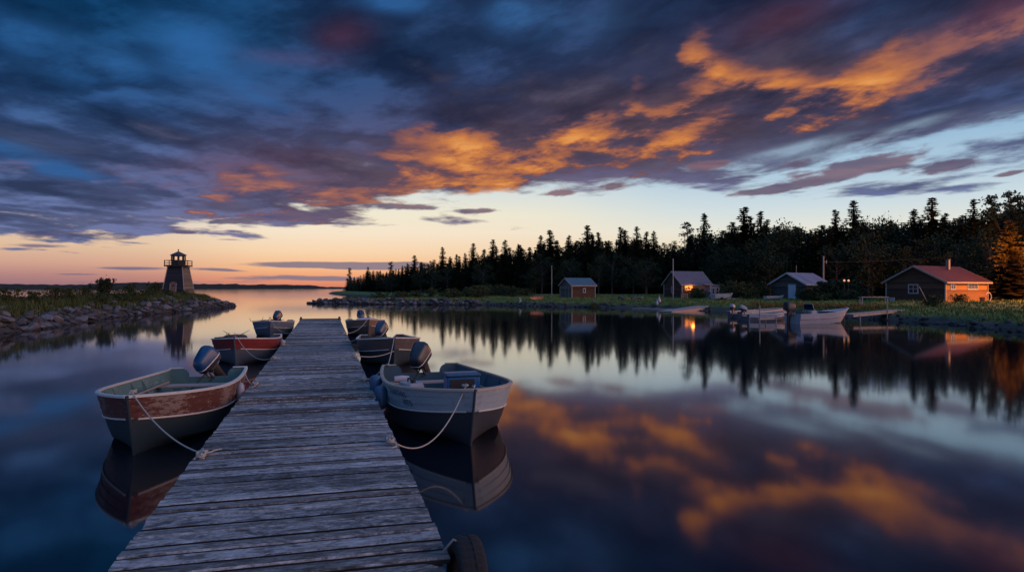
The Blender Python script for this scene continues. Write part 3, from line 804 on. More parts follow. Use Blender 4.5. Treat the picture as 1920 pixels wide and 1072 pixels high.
for k in range(50):
    if k < 12: px = random.choice([1500, 1520, 1480, 1465, 1640, 1660, 1680, 1335, 1650, 1630, 1880, 1955]) + random.uniform(-8, 8); D = prof(DF, px) + random.uniform(0, 5); yt = prof(YT, px) + random.uniform(2, 16); lb, gr = 'tall round-crowned broadleaf tree at the wood edge skyline', 'broadleaf trees on the skyline'
    else: px = random.uniform(660, 1990); D = prof(DF, px) - random.uniform(.5, 6); yt = prof(YT, px) + random.uniform(.25, .62) * (CY - prof(YT, px)); lb, gr = 'low leafy tree along the foot of the dark wood', 'leafy trees at the foot of the wood'
    x, y = at(px, D); z = hz(x, y); h = top_h(px, D, yt, z)
    if z < .2 or h < 1.5: continue
    if k >= 12 and any(abs(px - q) < w for q, w in ((1725, 130),)) and D < 74: continue
    tree('broadleaf_tree', random.choice(BR), x, y, z, h, lb, gr, 9.0, wide=random.uniform(.8, 1.3) * (1.0 if h > 6 else 1.5))
# the depth of the wood behind
mb = MB(); rnd = random.Random(5)
src = [np.array([v.co for v in SP[k][0].vertices]) for k in (1, 5)]; srf = [[tuple(p.vertices) for p in SP[k][0].polygons][::2] for k in (1, 5)]
for px in np.arange(652, 2120, 6):
    D = prof(DF, px) + rnd.uniform(16, 36); x, y = at(px, D); z = hz(x, y); yt = prof(YT, px) + rnd.uniform(9, 30) * min(1, (CY - prof(YT, px)) / 70); h = top_h(px, D, yt, z)
    if h < 2: continue
    k = rnd.randrange(2); s = h / 12; V = src[k] * np.array([s * 1.9, s * 1.9, s]) + np.array([x, y, z]); mb.add([tuple(v) for v in V], srf[k])
tag(obj('woods', mb, 'needles'), 'depth of the dark spruce wood behind the front trees', 'wood', kind='stuff')

# spruce lit by the yard lamp, right edge; its needle colour adds to the lamplight
x, y = at(1892, 70); tree('spruce_tree', spruce_meshes(77, 12, .2, .35, .06, mt='needles_lamplit'), x, y, hz(x, y), 8.2, 'broad spruce glowing amber in the lamp light beside the red-roofed cabin', wide=1.75)
x, y = at(1815, 76); tree('broadleaf_tree', BR[1], x, y, hz(x, y), 4.3, 'small rounded tree behind the chimney of the red-roofed cabin', base=9.0)

# bushes
BU = [bush_meshes(41), bush_meshes(42, 1.1, 1.0), bush_meshes(43, .9, 1.4, spikes=14)]
BT = bush_meshes(44, 1.0, 1.6, 3600, .17, 'leaves', 22)
def bush(px, D, s, label, me=None, zf=sz, group=None, wide=1.0, zo=0.0):
    x, y = at(px, D); r = thing('bush', label, 'bush', (x, y, zf(x, y) + zo), random.uniform(0, 6), group); r.scale = (s * wide, s * wide, s)
    for nm, m_ in zip(('foliage', 'stem'), me or random.choice(BU)): link(bpy.data.objects.new(nm, m_), r)
    return r
bush(196, 64, .98, 'tall bushy shrub standing up above the breakwater grass', BT)
for px, D, s, w in ((242, 66, .95, .9), (292, 74, .95, 1.2), (160, 60, .7, 1.2), (222, 60, .75, 1.4), (275, 68, .8, 1.2), (312, 72, .62, 1.3), (250, 62, .7, 1.3), (186, 55, .7, 1.3), (60, 47, .8, 1.2), (105, 52, .75, 1.2), (12, 44, .85, 1.3), (130, 54, .7, 1.3), (384, 82, .45, .9), (345, 80, .5, 1.2)):
    bush(px, D, s, 'low weedy bush in the grass along the lighthouse breakwater', wide=w, group='bushes on the lighthouse breakwater')
for px in np.arange(660, 985, 17):
    D = random.uniform(97, 110) if px > 700 else random.uniform(100, 104); bush(px + random.uniform(-5, 5), D, random.uniform(.7, 1.25), 'low green bush on the bank above the headland breakwater', zf=hz, wide=1.6, group='bushes above the headland breakwater')
for px, D, s, w in ((1510, 73, .75, 1.5), (1528, 72.5, .9, 1.5), (1548, 72.5, 1.0, 1.5), (1570, 73, 1.1, 1.5), (1592, 74, 1.1, 1.5), (1540, 71, .7, 1.7), (1585, 72, .75, 1.7), (1604, 74, .8, 1.3)):
    bush(px, D, s, 'large dark garden bush heaped in front of the blue-roofed shed', BT if s > .95 else None, zf=hz, wide=w, group='garden bushes by the blue-roofed shed')
bush(1798, 62, .62, 'small dark shrub against the lamp-lit wall of the red-roofed cabin', zf=hz, wide=1.3)
bush(1747, 53, .75, 'dark shore shrub at the foot of the gangway', zf=hz, wide=1.2)
for px, D, s, w in ((1300, 85.5, .95, 1.2), (1312, 84.5, 1.0, 1.2)): bush(px, D, s, 'dark bush under the porch of the steep-roofed cabin', zf=hz, wide=w, group='bushes by the porch')
for px, D, s in ((1400, 80, 1.3), (1378, 82, 1.5), (1425, 82, 1.2), (1345, 88, 1.4)): bush(px, D, s, 'leafy bush on the lawn edge between the cabins', zf=hz, wide=1.2, group='bushes between the cabins')
bush(1115, 80.2, .55, 'tuft of shore bush below the small teal-roofed shed', zf=hz, wide=1.4)

# grass: blades in one mesh for each place
def grass(name, label, pts, hmin, hmax, m_, w=.03, per=5):
    mb = MB(); rnd = random.Random(len(pts)); vs, fs = [], []
    for (x, y, z) in pts:
        for _ in range(per):
            a = rnd.uniform(0, 6.28); h = rnd.uniform(hmin, hmax); q = Vector((x + rnd.gauss(0, .12), y + rnd.gauss(0, .12), z - .03)); d = Vector((math.cos(a), math.sin(a), 0)); sd_ = Vector((-d.y, d.x, 0)) * w * rnd.uniform(.6, 1.3); ln = d * h * rnd.uniform(.1, .5)
            i = len(vs); vs += [q - sd_, q + sd_, q + ln * .4 + sd_ * .7 + Vector((0, 0, h * .6)), q + ln + Vector((0, 0, h)), q + ln * .4 - sd_ * .7 + Vector((0, 0, h * .6))]; fs.append((i, i + 1, i + 2, i + 3, i + 4))
    mb.add(vs, fs); tag(obj(name, mb, m_), label, 'grass', kind='stuff')
P = np.column_stack([RNG.uniform(-50, -24, 26000), RNG.uniform(26, 92, 26000)]); d_ = sdf(SPIT, P); P = P[(d_ > .95) & (RNG.random(len(P)) < np.clip((d_ - .7) / 1.0, 0, 1))]; Zs = spit_z(P)
grass('grass', 'rough green grass covering the lighthouse breakwater', np.column_stack([P, Zs]), .22, .62, 'grass_rough', .035, 4)
P = np.column_stack([RNG.uniform(-26, 48, 90000), RNG.uniform(34, 112, 90000)]); d_ = sdf(SHORE, P); k_ = (d_ > .5) & (RNG.random(len(P)) < np.where(d_ < 5, .85, .22)); P = P[k_]; Zs = land_z(P)
grass('grass', 'mown and rough grass along the cabin shore', np.column_stack([P, Zs]), .06, .26, 'grass_green', .04, 3)
pts = []
for (p, d) in along([(22.6, 66.2), (24.6, 64.6), (27.0, 57), (27.6, 53)], .05):
    nrm = Vector((-d.y, d.x)); q = p - nrm * 0
    q = p + nrm * random.uniform(.1, 2.0); pts.append((q.x, q.y, hz(q.x, q.y)))
grass('reeds', 'tall dry golden grass at the water edge by the skiffs', pts, .2, .5, 'grass_gold', .022, 6)
# ------------------------------------------------------------------ the dock
DZ = 0.5; HW = 1.13
DK = R(15.29)
dock = thing('dock', 'long weathered plank dock running out between two rows of boats', 'dock', (-0.295, 0, 0), DK)
def dl(x, y, z=DZ):                      # dock-local -> world
    return Vector((-0.295 + x * math.cos(DK) - y * math.sin(DK), x * math.sin(DK) + y * math.cos(DK), z))
mb = MB(); y = -1.6; rnd = random.Random(3); seam = 18.5
while y < 41.35:
    w = rnd.uniform(.150, .172); gap = rnd.uniform(.036, .052)
    if abs(y - seam) < .1 and y >= seam - .1: gap = .045
    drop = 0.0 if y < seam else -.018
    x0 = -HW + rnd.gauss(0, .006); x1 = HW + rnd.gauss(0, .006)
    if rnd.random() < .04: x1 -= rnd.uniform(.01, .03)
    if 4.53 < y + w / 2 < 4.73: x1 = HW - .15
    elif 4.33 < y + w / 2 <= 4.53: x1 = HW - .07
    z0 = DZ + drop + rnd.gauss(0, .0035); tl = rnd.gauss(0, .006); cup = rnd.uniform(-.004, .004); sk = rnd.gauss(0, .006)
    rings = []; ns = 9
    for i in range(ns):
        t = i / (ns - 1); x = x0 + (x1 - x0) * t; zz = z0 + cup * math.sin(t * PI * rnd.uniform(.9, 1.1)) + sk * 0; c = .011; e = .012 if i in (0, ns - 1) else 0
        ya, yb = y + sk * (t - .5) + rnd.gauss(0, .0012), y + w + sk * (t - .5) + rnd.gauss(0, .0012)
        ragg = rnd.gauss(0, .004) if i in (0, ns - 1) else 0
        big_ = (x1 < HW - .05 and i == ns - 1)
        rings.append([(x + ragg, ya, zz - .046), (x, ya, zz - c - e * .4), (x - (.03 if big_ else 0), ya + c, zz - tl - e * .3), (x + (.05 if big_ else 0), (ya + yb) / 2, zz - e * .3), (x - (.02 if big_ else 0), yb - c, zz + tl - e * .3), (x, yb, zz - c - e * .4), (x + ragg, yb, zz - .046)])
    o_ = len(mb.f); mb.loft(rings); nf = (ns - 1) * 7
    for q in range(nf):
        if q % 7 in (0, 5): mb.mi[o_ + q] = 1
    y += w + gap
obj('deck', mb, ['dock_wood', 'plank_edge'], dock, 35)
for sx in (-1.04, 0.0, 1.04):
    obj('stringer', MB().box((sx, 19.9, .365), (.09, 42.6, .15)), 'beam_wood', dock)
for yy in np.arange(1.2, 41, 3.35):
    for sx in (-.92, .92):
        obj('pile', MB().tube([(sx, yy, -1.6), (sx, yy, .29)], [.11, .10], 12), 'pile_wood', dock, 50)
    obj('cross_beam', MB().box((0, yy, .24), (2.0, .10, .09)), 'beam_wood', dock)
obj('end_beam', MB().box((0, 41.52, .47), (2.34, .14, .17), bev=.012), 'beam_wood', dock)
for sx in (-1.08, 1.08): obj('corner_post', MB().tube([(sx, 41.45, -1.5), (sx, 41.45, .66)], [.07, .06], 10), 'pile_wood', dock, 50)
def cleat(x, y, rz):
    mb = MB(); mb.box((0, 0, .008), (.16, .055, .016), bev=.005)
    for s in (-1, 1): mb.tube([(s * .045, 0, .01), (s * .04, 0, .06)], [.016, .014], 8)
    mb.tube([(-.145, 0, .074), (-.10, 0, .066), (0, 0, .062), (.10, 0, .066), (.145, 0, .074)], [.009, .014, .017, .014, .009], 8)
    c = obj('cleat', mb, 'galvanised', dock, 50, (x, y, DZ), (0, 0, rz)); return c
def dock_xy(px, py):                      # a photo point on the deck, in dock coordinates
    X, D = G(px, py, DZ); X += .295
    return X * math.cos(DK) + D * math.sin(DK), -X * math.sin(DK) + D * math.cos(DK)
CL = {}
for nm, px, py, sd_ in (('l1', 376, 858, -1), ('l2', 479, 723, -1), ('l3', 514, 673, -1), ('l4', 531, 648, -1), ('l5', 548, 626, -1), ('r1', 736, 830, 1), ('r2', 684, 714, 1), ('r3', 664, 669, 1), ('r4', 652, 641, 1), ('r5', 645, 626, 1)):
    lx, ly = dock_xy(px, py); lx = sd_ * min(abs(lx), HW - .09); cleat(lx, ly, R(90) + random.uniform(-.15, .15)); CL[nm] = (lx, ly)

def sag(p0, p1, s, n=26, side=0.0):
    p0, p1 = Vector(p0), Vector(p1); out = []; h = (p1 - p0).cross(Vector((0, 0, 1))); h = h.normalized() if h.length > 0 else h
    for i in range(n + 1):
        t = i / n; out.append(p0.lerp(p1, t) - Vector((0, 0, s * 4 * t * (1 - t))) + h * side * 4 * t * (1 - t))
    return out
def coil(c, r, turns, z0, dz_=.012, jit=.02, squash=.75, rz=0.0, n=18):
    out = []
    for i in range(int(turns * n)):
        a = 2 * PI * i / n; rr_ = r * (1 + random.uniform(-jit, jit) * 3); x, y = math.cos(a) * rr_, math.sin(a) * rr_ * squash
        out.append(Vector((c[0] + x * math.cos(rz) - y * math.sin(rz), c[1] + x * math.sin(rz) + y * math.cos(rz), z0 + dz_ * i / n + random.uniform(-.003, .003))))
    return out
def rope(name, label, path, r=.011, m_='rope', extra=()):
    mb = MB().tube(path, r, 7)
    for e in extra: mb.tube(e, r, 7)
    return tag(obj(name, mb, m_, smooth=60), label, 'rope')
def cleat_turns(k, n=3.0, r=.075):
    lx, ly = CL[k]; c = dl(lx, ly); out = []
    for i in range(int(n * 16)):           # figure of eight over the horns
        a = 2 * PI * i / 16; u = math.sin(a) * .10; v = math.sin(2 * a) * .045; zz = DZ + .035 + .012 * (i / 16) + .012 * math.cos(2 * a)
        q = dl(lx + v, ly + u, zz); out.append(q)
    return out
def tail(k, l=.35, seed=0):
    rnd = random.Random(seed); lx, ly = CL[k]; p = dl(lx, ly, DZ + .03); out = [p]; a = rnd.uniform(0, 6.28); q = Vector((lx, ly, 0))
    for i in range(14):
        a += rnd.uniform(-.7, .7); q = q + Vector((math.cos(a), math.sin(a), 0)) * l / 14; q.x = max(-HW + .03, min(HW - .03, q.x)); out.append(dl(q.x, q.y, DZ + .013 + rnd.uniform(0, .006)))
    return out

# tyre fender on the near right side of the dock
def tyre():
    cx, cy, cz = dl(HW + .135, 4.72, .275); r = thing('tyre', 'worn black car tyre hung on the near side of the dock as a fender', 'tyre', (cx, cy, cz), DK)
    Ro, wd = .335, .205; prof_ = []
    n = 96; rings = []
    half = [(-.070, .20), (-.095, .235), (-.1025, .275), (-.094, .312), (-.080, .328), (-.052, .334), (-.050, .334), (-.018, .337), (-.016, .337)]
    sec = half + [(-a, b) for a, b in half[::-1]] + [(.06, .195), (-.06, .195)]
    for i in range(n):
        a = 2 * PI * i / n; rg = []
        for k, (w, q) in enumerate(sec):
            g = 0.0
            if q > .315: g = -.012 if (i + (0 if w < 0 else 1)) % 3 == 0 else 0.0
            if abs(w) < .017 and q > .3: g = -.010
            rg.append((w, math.cos(a) * (q + g), math.sin(a) * (q + g)))
        rings.append(rg)
    rings.append(rings[0]); mb = MB().loft(rings, cap=False)
    obj('casing', mb, 'rubber', r, 30)
    obj('hanging_rope', MB().tube([(0, 0, .20), (-.03, .0, .28), (-.10, 0, .33), (-.17, .02, .245)], .011, 6), 'rope_dark', r, 60)
tyre()

# ------------------------------------------------------------------ boats
def outboard(boat_, x, y, z, yaw, tilt, cowl='motor_blue', size=1.0, leg='black_plastic', trim='white_trim'):
    m = Matrix.Translation((x, y, z)) @ Matrix.Rotation(yaw, 4, 'Z') @ Matrix.Rotation(tilt, 4, 'Y') @ Matrix.Scale(size, 4)
    base = MB()
    base.box((-.12, 0, .05), (.20, .16, .12), bev=.02)                       # powerhead pan
    base.loft([[(-.12 + a * q - .02, b * w, zz) for a, b in ((1, -.6), (1, .6), (.3, 1), (-1, .7), (-1.2, 0), (-1, -.7), (.3, -1))] for zz, q, w in ((.02, .085, .07), (-.30, .07, .045), (-.55, .06, .03), (-.62, .06, .03))])
    base.box((-.17, 0, -.48), (.26, .16, .016), bev=.006)                    # cavitation plate
    base.loft([[(-.16 + xx, math.cos(a) * rr_, -.60 + math.sin(a) * rr_) for a in np.linspace(0, 2 * PI, 10)[:-1]] for xx, rr_ in ((.16, .01), (.10, .04), (-.05, .048), (-.16, .03))])
    base.prism([(-.10, -.006, -.62), (-.20, -.006, -.62), (-.18, -.006, -.76), (-.14, -.006, -.76)], (0, .012, 0))
    o = obj('outboard_motor', base, leg, boat_, 40); o.matrix_local = m
    c = MB(); rings = []
    for zz, lx, wy, ox in ((.085, .215, .13, -.12), (.10, .245, .152, -.12), (.19, .262, .164, -.115), (.21, .262, .164, -.115), (.34, .252, .156, -.12), (.405, .205, .132, -.14), (.435, .15, .10, -.15)):
        rg = []
        for i in range(28):
            a = 2 * PI * i / 28; ca, sa = math.cos(a), math.sin(a); e = .48
            px = math.copysign(abs(ca) ** e, ca) * lx; py = math.copysign(abs(sa) ** e, sa) * wy * (1 - .16 * (px / lx))
            rg.append((ox + px, py, zz + (px / lx) * -.02 * (zz > .3)))
        rings.append(rg)
    c.loft(rings[3:]); obj('cowling', c, cowl, o, 45)
    obj('lower_cowl', MB().loft(rings[:3]), 'black_plastic', o, 45)
    t = MB(); t.loft([[(v[0] * 1.012 + .0015, v[1] * 1.025, v[2]) for v in rg] for rg in (rings[2], rings[3])], cap=False)
    obj('trim_band', t, trim, o, 45)
    b = MB(); b.box((.045, .07, -.06), (.035, .03, .20), bev=.006); b.box((.045, -.07, -.06), (.035, .03, .20), bev=.006); b.tube([(-.02, -.10, .0), (-.02, .10, .0)], .018, 8)
    for s_ in (-1, 1): b.tube([(.06, s_ * .07, -.09), (.13, s_ * .07, -.09)], .010, 6); b.tube([(.13, s_ * .07 - .03, -.09), (.13, s_ * .07 + .03, -.09)], .007, 6)
    k = obj('clamp_bracket', b, 'steel_dark', o, 45)
    h = MB(); h.tube([(.06, .03, .06), (.25, .06, .10), (.42, .08, .13)], [.018, .015, .013], 8); h.tube([(.42, .08, .13), (.54, .095, .145)], .019, 8)
    obj('tiller', h, 'black_plastic', o, 45)
    p = MB()
    for q in range(3):
        a = q * 2 * PI / 3; p.add([(-.33, math.cos(a) * .02, -.60 + math.sin(a) * .02), (-.335, math.cos(a - .4) * .10, -.60 + math.sin(a - .4) * .10), (-.33, math.cos(a) * .12, -.60 + math.sin(a) * .12), (-.32, math.cos(a + .4) * .10, -.60 + math.sin(a + .4) * .10)], [(0, 1, 2, 3)])
    obj('propeller', p, 'steel_dark', o)
    return o
class Hull:
    def __init__(s, L=5.2, B=1.0, fs=.66, fb_=.88, stern=.22, bluff=3.1, rake=.35): s.L, s.B, s.fs, s.fb, s.st, s.bl, s.rk = L, B, fs, fb_, stern, bluff, rake
    def half(s, t):
        q = 1 - t; f = 1 - (1 - min(q / .5, 1)) ** s.bl
        if q > .5: f *= 1 - s.st * ((q - .5) / .5) ** 1.6
        return s.B * f + .016
    def sheer(s, t): return s.fs + (s.fb - s.fs) * t ** 2.2
    def keel(s, t): return -.15 + .05 * t ** 4
    def chine(s, t):
        q = 1 - t; return s.half(t) * (.86 - .52 * math.exp(-q / .16)), -.03 + .38 * math.exp(-q / .2)
    def line(s, t): return max(s.sheer(t) * .44 + .15 * t ** 3, s.chine(t)[1] + .06)
    def y(s, t, z):
        b, zs = s.half(t), s.sheer(t); bc, zc = s.chine(t); zk = s.keel(t)
        if z >= zc: return bc + (b - bc) * max(0, min(1, (z - zc) / (zs - zc))) ** .82
        return max(.012, bc * max(0, (z - zk) / (zc - zk)) ** .8)
    def x(s, t, z):
        zk, zs = s.keel(t), s.sheer(t); return s.L * t - s.rk * t ** 7 * (1 - max(0, min(1.05, (z - zk) / (zs - zk))))
    def p(s, t, z, side=1, off=0.0): return Vector((s.x(t, z), side * (s.y(t, z) + off), z))
def boat(name, label, xy, ang, hull, up, low, inside, rim, group=None, detail=2, thwarts=(.16, .45, .70), strakes=3, cutout=True, rubm='rim_white', z0=0.0, deck=True, roll=0.0):
    B_ = thing(name, label, 'boat', (xy[0], xy[1], z0), ang, group)
    if roll: B_.rotation_euler = (roll, 0, ang)
    n = 34 if detail == 2 else 20
    ts = [1 - (1 - i / (n - 1)) ** 1.9 for i in range(n)]
    mb = MB(); rings = []
    for t in ts:
        zs, zl = hull.sheer(t), hull.line(t); bc, zc = hull.chine(t); zk = hull.keel(t); half = []
        for f in (0, .4, .8): half.append((zk + (zc - zk) * f, 0))
        half += [(zc, 0), (zc + (zl - zc) * .5, 0), (zl, 0)]
        lap = .013 * min(1, (1 - t) * 12)
        for k in range(strakes):
            a = zl + (zs - zl) * k / strakes; b_ = zl + (zs - zl) * (k + 1) / strakes
            half += [(a + .002, lap), (a + (b_ - a) * .5, lap * .6), (b_, 0)]
        side = [hull.p(t, z, 1, o) for z, o in half]
        rings.append([Vector((v.x, v.y, v.z)) for v in side[::-1]] + [Vector((v.x, -v.y, v.z)) for v in side])
    m_ = len(rings[0]); nu = strakes * 3
    for i in range(n - 1):
        vs = rings[i] + rings[i + 1]
        for j in range(m_ - 1):
            mb.add([rings[i][j], rings[i][j + 1], rings[i + 1][j + 1], rings[i + 1][j]], [(0, 1, 2, 3)], 0 if (j < nu or j >= m_ - 1 - nu) else 1)
    bm = bmesh.new(); me = mesh_of('hull', mb, [up, low]); bm.from_mesh(me); bmesh.ops.remove_doubles(bm, verts=bm.verts, dist=.0004); bmesh.ops.recalc_face_normals(bm, faces=bm.faces); bm.to_mesh(me); bm.free()
    me.polygons.foreach_set('use_smooth', [True] * len(me.polygons)); me.set_sharp_from_angle(angle=R(32))
    obj('hull', me, None, B_)
    # lining and floor
    zf = .10; mb = MB(); rings = []; th = .028
    for t in [v for v in ts if v < .985]:
        zs = hull.sheer(t); side = [Vector((max(hull.x(t, z), .03), max(.004, hull.y(t, z) - th), z)) for z in [zf + (zs - .005 - zf) * k / 6 for k in range(7)]]
        rings.append(side[::-1] + [Vector((v.x, -v.y, v.z)) for v in side])
    mb.loft(rings, closed=False); obj('lining', mb, inside, B_, 40)
    # gunwale
    for sd_ in (1, -1):
        mb = MB(); rings = []
        for i, t in enumerate(ts):
            zs = hull.sheer(t); p = hull.p(t, zs, sd_); t2 = min(1, t + .004); t1 = max(0, t - .004); d = hull.p(t2, hull.sheer(t2), sd_) - hull.p(t1, hull.sheer(t1), sd_); nrm = Vector((d.y, -d.x, 0)).normalized()
            if nrm.y * sd_ < 0: nrm = -nrm
            if t > .995: nrm = Vector((.6, sd_ * .8, 0))
            a, b_ = p + nrm * .022, p - nrm * .040; u = Vector((0, 0, .016))
            rings.append([a - u * 1.2, a + u * .5, p + nrm * .006 + u * 1.1, b_ + u, b_ - u])
        mb.loft(rings); obj('gunwale', mb, rim, B_, 40)
    # transom
    b, zs = hull.half(0), hull.sheer(0); out = [(b, zs)]
    if cutout: out += [(b * .66, zs)] + [(b * (.66 - .16 * math.sin(k / 5 * PI / 2)), zs - .17 * (1 - math.cos(k / 5 * PI / 2))) for k in range(1, 6)]; out = out + [(-a, z) for a, z in out[::-1]]
    else: out += [(-b, zs)]
    zz = [zs + (-.1 - zs) * k / 8 for k in range(1, 9)]; out += [(-hull.y(0, z), z) for z in zz] + [(hull.y(0, z), z) for z in zz[::-1]]
    obj('transom', MB().prism([(-.004, a, z + (.004 if z > .3 else 0)) for a, z in out], (.05, 0, 0)), inside if detail == 2 else [low], B_)
    for sd_ in (1, -1): obj('transom_cap', MB().box((.02, sd_ * b * .83, zs + .02), (.085, b * .37, .022), bev=.006), rim, B_)
    # stem band and spray rails
    zz = np.linspace(hull.keel(1), hull.sheer(1) + .01, 12); obj('stem', MB().tube([(hull.x(1, z) + .004, 0, z) for z in zz], .021, 6), low, B_, 50)
    for sd_ in (1, -1):
        mb = MB().tube([hull.p(t, hull.line(t) + .005, sd_, .012) for t in ts if t < .985], .015, 6); obj('rub_strake', mb, rubm, B_, 60)
    if deck:
        pl = [hull.p(t, hull.sheer(t), 1, -.03) for t in (.925, .95, .975)] + [Vector((hull.L - .03, 0, hull.sheer(1)))] + [hull.p(t, hull.sheer(t), -1, -.03) for t in (.975, .95, .925)]
        obj('bow_deck', MB().prism([p + Vector((0, 0, -.012)) for p in pl], (0, 0, .016)), rim, B_)
        mb = MB(); mb.tube([(hull.L - .14 + .05 * math.cos(a), .05 * math.sin(a) * .6, hull.sheer(1) + .03 + .03 * math.sin(a)) for a in np.linspace(0, PI, 9)], .009, 6); obj('bow_ring', mb, 'galvanised', B_, 60)
    if detail >= 1:
        for t in thwarts:
            z = hull.sheer(t) - .24; w = hull.y(t, z) - .035; obj('thwart', MB().box((hull.L * t, 0, z), (.27, 2 * w, .038), bev=.006), 'bench_wood', B_)
    if detail == 2:
        for t in (.28, .38, .55, .64, .78, .87):
            for sd_ in (1, -1):
                zs_ = hull.sheer(t) - .03; pts = [hull.p(t, zs_, sd_, -.030), hull.p(t, zs_ - .40, sd_, -.030), hull.p(t, zs_ - .40, sd_, -.030) - Vector((0, sd_ * .10, 0)), hull.p(t, zs_ - .12, sd_, -.030) - Vector((0, sd_ * .05, 0))]
                obj('knee', MB().prism(pts, (.022, 0, 0)), inside, B_)
    return B_
def bloc(B_, p):                            # boat-local -> world
    return Matrix.Translation(B_.location) @ B_.rotation_euler.to_matrix().to_4x4() @ Vector(p)
HD = math.atan2(-.9646, .2637)              # bows point back along the dock towards the viewer

# -- near left: flaking red paint
h1 = Hull(5.1, .95, .68, .88, bluff=2.7)
a1 = math.atan2(-4.85, 1.05); s1 = (-6.42, 14.45)
b1 = boat('rowing_boat', 'near open boat with flaking red planks and teal inside, left of the dock', s1, a1, h1, 'paint_red', 'paint_teal_dark', 'inside_teal', 'rim_white')
outboard(b1, .03, .02, .60, R(-40), R(44), 'motor_blue', 1.05)
t = .45; z = h1.sheer(t) - .26; obj('seat_box', MB().box((h1.L * t, 0, .10 + (z - .12) / 2), (.22, 2 * h1.y(t, .3) - .10, z - .12)), 'inside_teal', b1)
# -- near right: pale blue
h2 = Hull(5.25, 1.05, .68, .88)
a2 = math.atan2(-5.12, 1.50); s2 = (-2.02, 15.1)
b2 = boat('rowing_boat', 'near open boat painted pale blue with dark lettering on the bow, right of the dock', s2, a2, h2, 'paint_blue', 'paint_navy', 'inside_blue', 'rim_wood', thwarts=(.20, .62))
outboard(b2, .03, .0, .60, R(-38), R(40), 'motor_dark', 1.10)
# lettering on the port-side bow: two worn lines
def letters(B_, hull, text, x0, z0, size, side, mname):
    cu = bpy.data.curves.new('lettering', 'FONT'); cu.body = text; cu.size = size; cu.resolution_u = 2; cu.extrude = 0
    tmp = bpy.data.objects.new('lettering', cu); COL.objects.link(tmp); dg = bpy.context.evaluated_depsgraph_get(); me = bpy.data.meshes.new_from_object(tmp.evaluated_get(dg)); bpy.data.objects.remove(tmp)
    bm = bmesh.new(); bm.from_mesh(me); bmesh.ops.subdivide_edges(bm, edges=[e for e in bm.edges if e.calc_length() > size * .25], cuts=1)
    for v in bm.verts:
        x = x0 + v.co.x; t = max(0, min(.995, x / hull.L)); z = z0 + v.co.y + .05 * (x - x0) * .3
        v.co = hull.p(t, z, side, .022)
    bm.to_mesh(me); bm.free(); me.materials.append(M[mname]); return link(bpy.data.objects.new('lettering', me), B_)
letters(b2, h2, 'TKoRRTHRS', 3.35, .615, .14, -1, 'letter_paint')
letters(b2, h2, 'VITS', 3.95, .50, .14, -1, 'letter_paint')
# -- second on the left: oxide red over slate
h3 = Hull(4.7, .98, .64, .86)
b3 = boat('rowing_boat', 'dark red boat over slate grey bottom, second on the left side', (-9.33, 25.2), math.atan2(-.975, .20), h3, 'paint_oxide', 'paint_slate', 'inside_grey', 'rim_white', detail=1, strakes=2)
# -- second on the right: brown
h4 = Hull(4.7, .98, .66, .90)
b4 = boat('rowing_boat', 'brown and dark worn boat with a tan bow, second on the right side', (-4.72, 24.75), math.atan2(-.965, .265), h4, 'paint_brown', 'paint_teal_dark', 'inside_grey', 'rim_white', detail=1, strakes=2)
outboard(b4, .03, 0, .58, R(-35), R(40), 'motor_navy', 1.1)
# -- far pair
h5 = Hull(4.6, .96, .62, .80)
b5 = boat('rowing_boat', 'blue grey streaked boat farthest out on the left side', (-12.55, 36.6), math.atan2(-.968, .25), h5, 'paint_bluegrey', 'paint_slate', 'inside_grey', 'rim_white', detail=1, strakes=2)
outboard(b5, .03, .0, .56, R(-30), R(38), 'motor_navy', 1.08)
h6 = Hull(4.6, .96, .64, .84)
b6 = boat('rowing_boat', 'tan and white boat farthest out on the right side', (-8.25, 37.4), math.atan2(-.955, .29), h6, 'paint_tan', 'paint_brown', 'inside_grey', 'rim_white', detail=1, strakes=2)
outboard(b6, .03, .0, .60, R(10), R(8), 'motor_navy', 1.1)

# -- loose gear
def oar(label, p, q, m_='oar_wood'):
    p, q = Vector(p), Vector(q); d = (q - p).normalized(); mb = MB().tube([p, q - d * .5], .021, 8)
    sd_ = d.cross(Vector((0, 0, 1))).normalized(); rings = []
    for f, w in ((.52, .022), (.42, .05), (.2, .075), (.02, .07), (0, .05)):
        c = q - d * f; u = Vector((0, 0, .010)); rings.append([c - sd_ * w - u * .6, c - u, c + sd_ * w - u * .6, c + sd_ * w + u * .6, c + u, c - sd_ * w + u * .6])
    mb.loft(rings); return tag(obj('oar', mb, m_, smooth=50), label, 'oar')
zt = lambda h, t: h.sheer(t) - .24 + .019
oar('bare wooden oar lying across the front seats of the flaking red boat', bloc(b1, (1.6, .62, zt(h1, .45) + .03)), bloc(b1, (3.9, .12, zt(h1, .70) + .045)))
oar('second wooden oar along the far side of the flaking red boat', bloc(b1, (.7, -.60, zt(h1, .16) + .04)), bloc(b1, (3.3, -.70, zt(h1, .45) + .03)))
oar('pale wooden oar along the water side of the pale blue boat', bloc(b2, (.9, .62, zt(h2, .20) + .035)), bloc(b2, (3.6, .74, zt(h2, .62) + .05)))
rope('rope_coil', 'dark rope coiled in the stern of the flaking red boat', [bloc(b1, v) for v in coil((.55, -.30), .20, 4.2, .15, .03)], .012, 'rope_dark')
rope('rope_coil', 'pale rope looped on the front seat of the flaking red boat', [bloc(b1, v) for v in coil((4.15, -.30), .16, 2.6, zt(h1, .78) - .05, .015, jit=.05)], .011, 'rope')
rope('rope_coil', 'rope heaped by the bow of the pale blue boat', [bloc(b2, v) for v in coil((4.35, .10), .17, 3.4, .56, .03, jit=.06)], .012, 'rope')
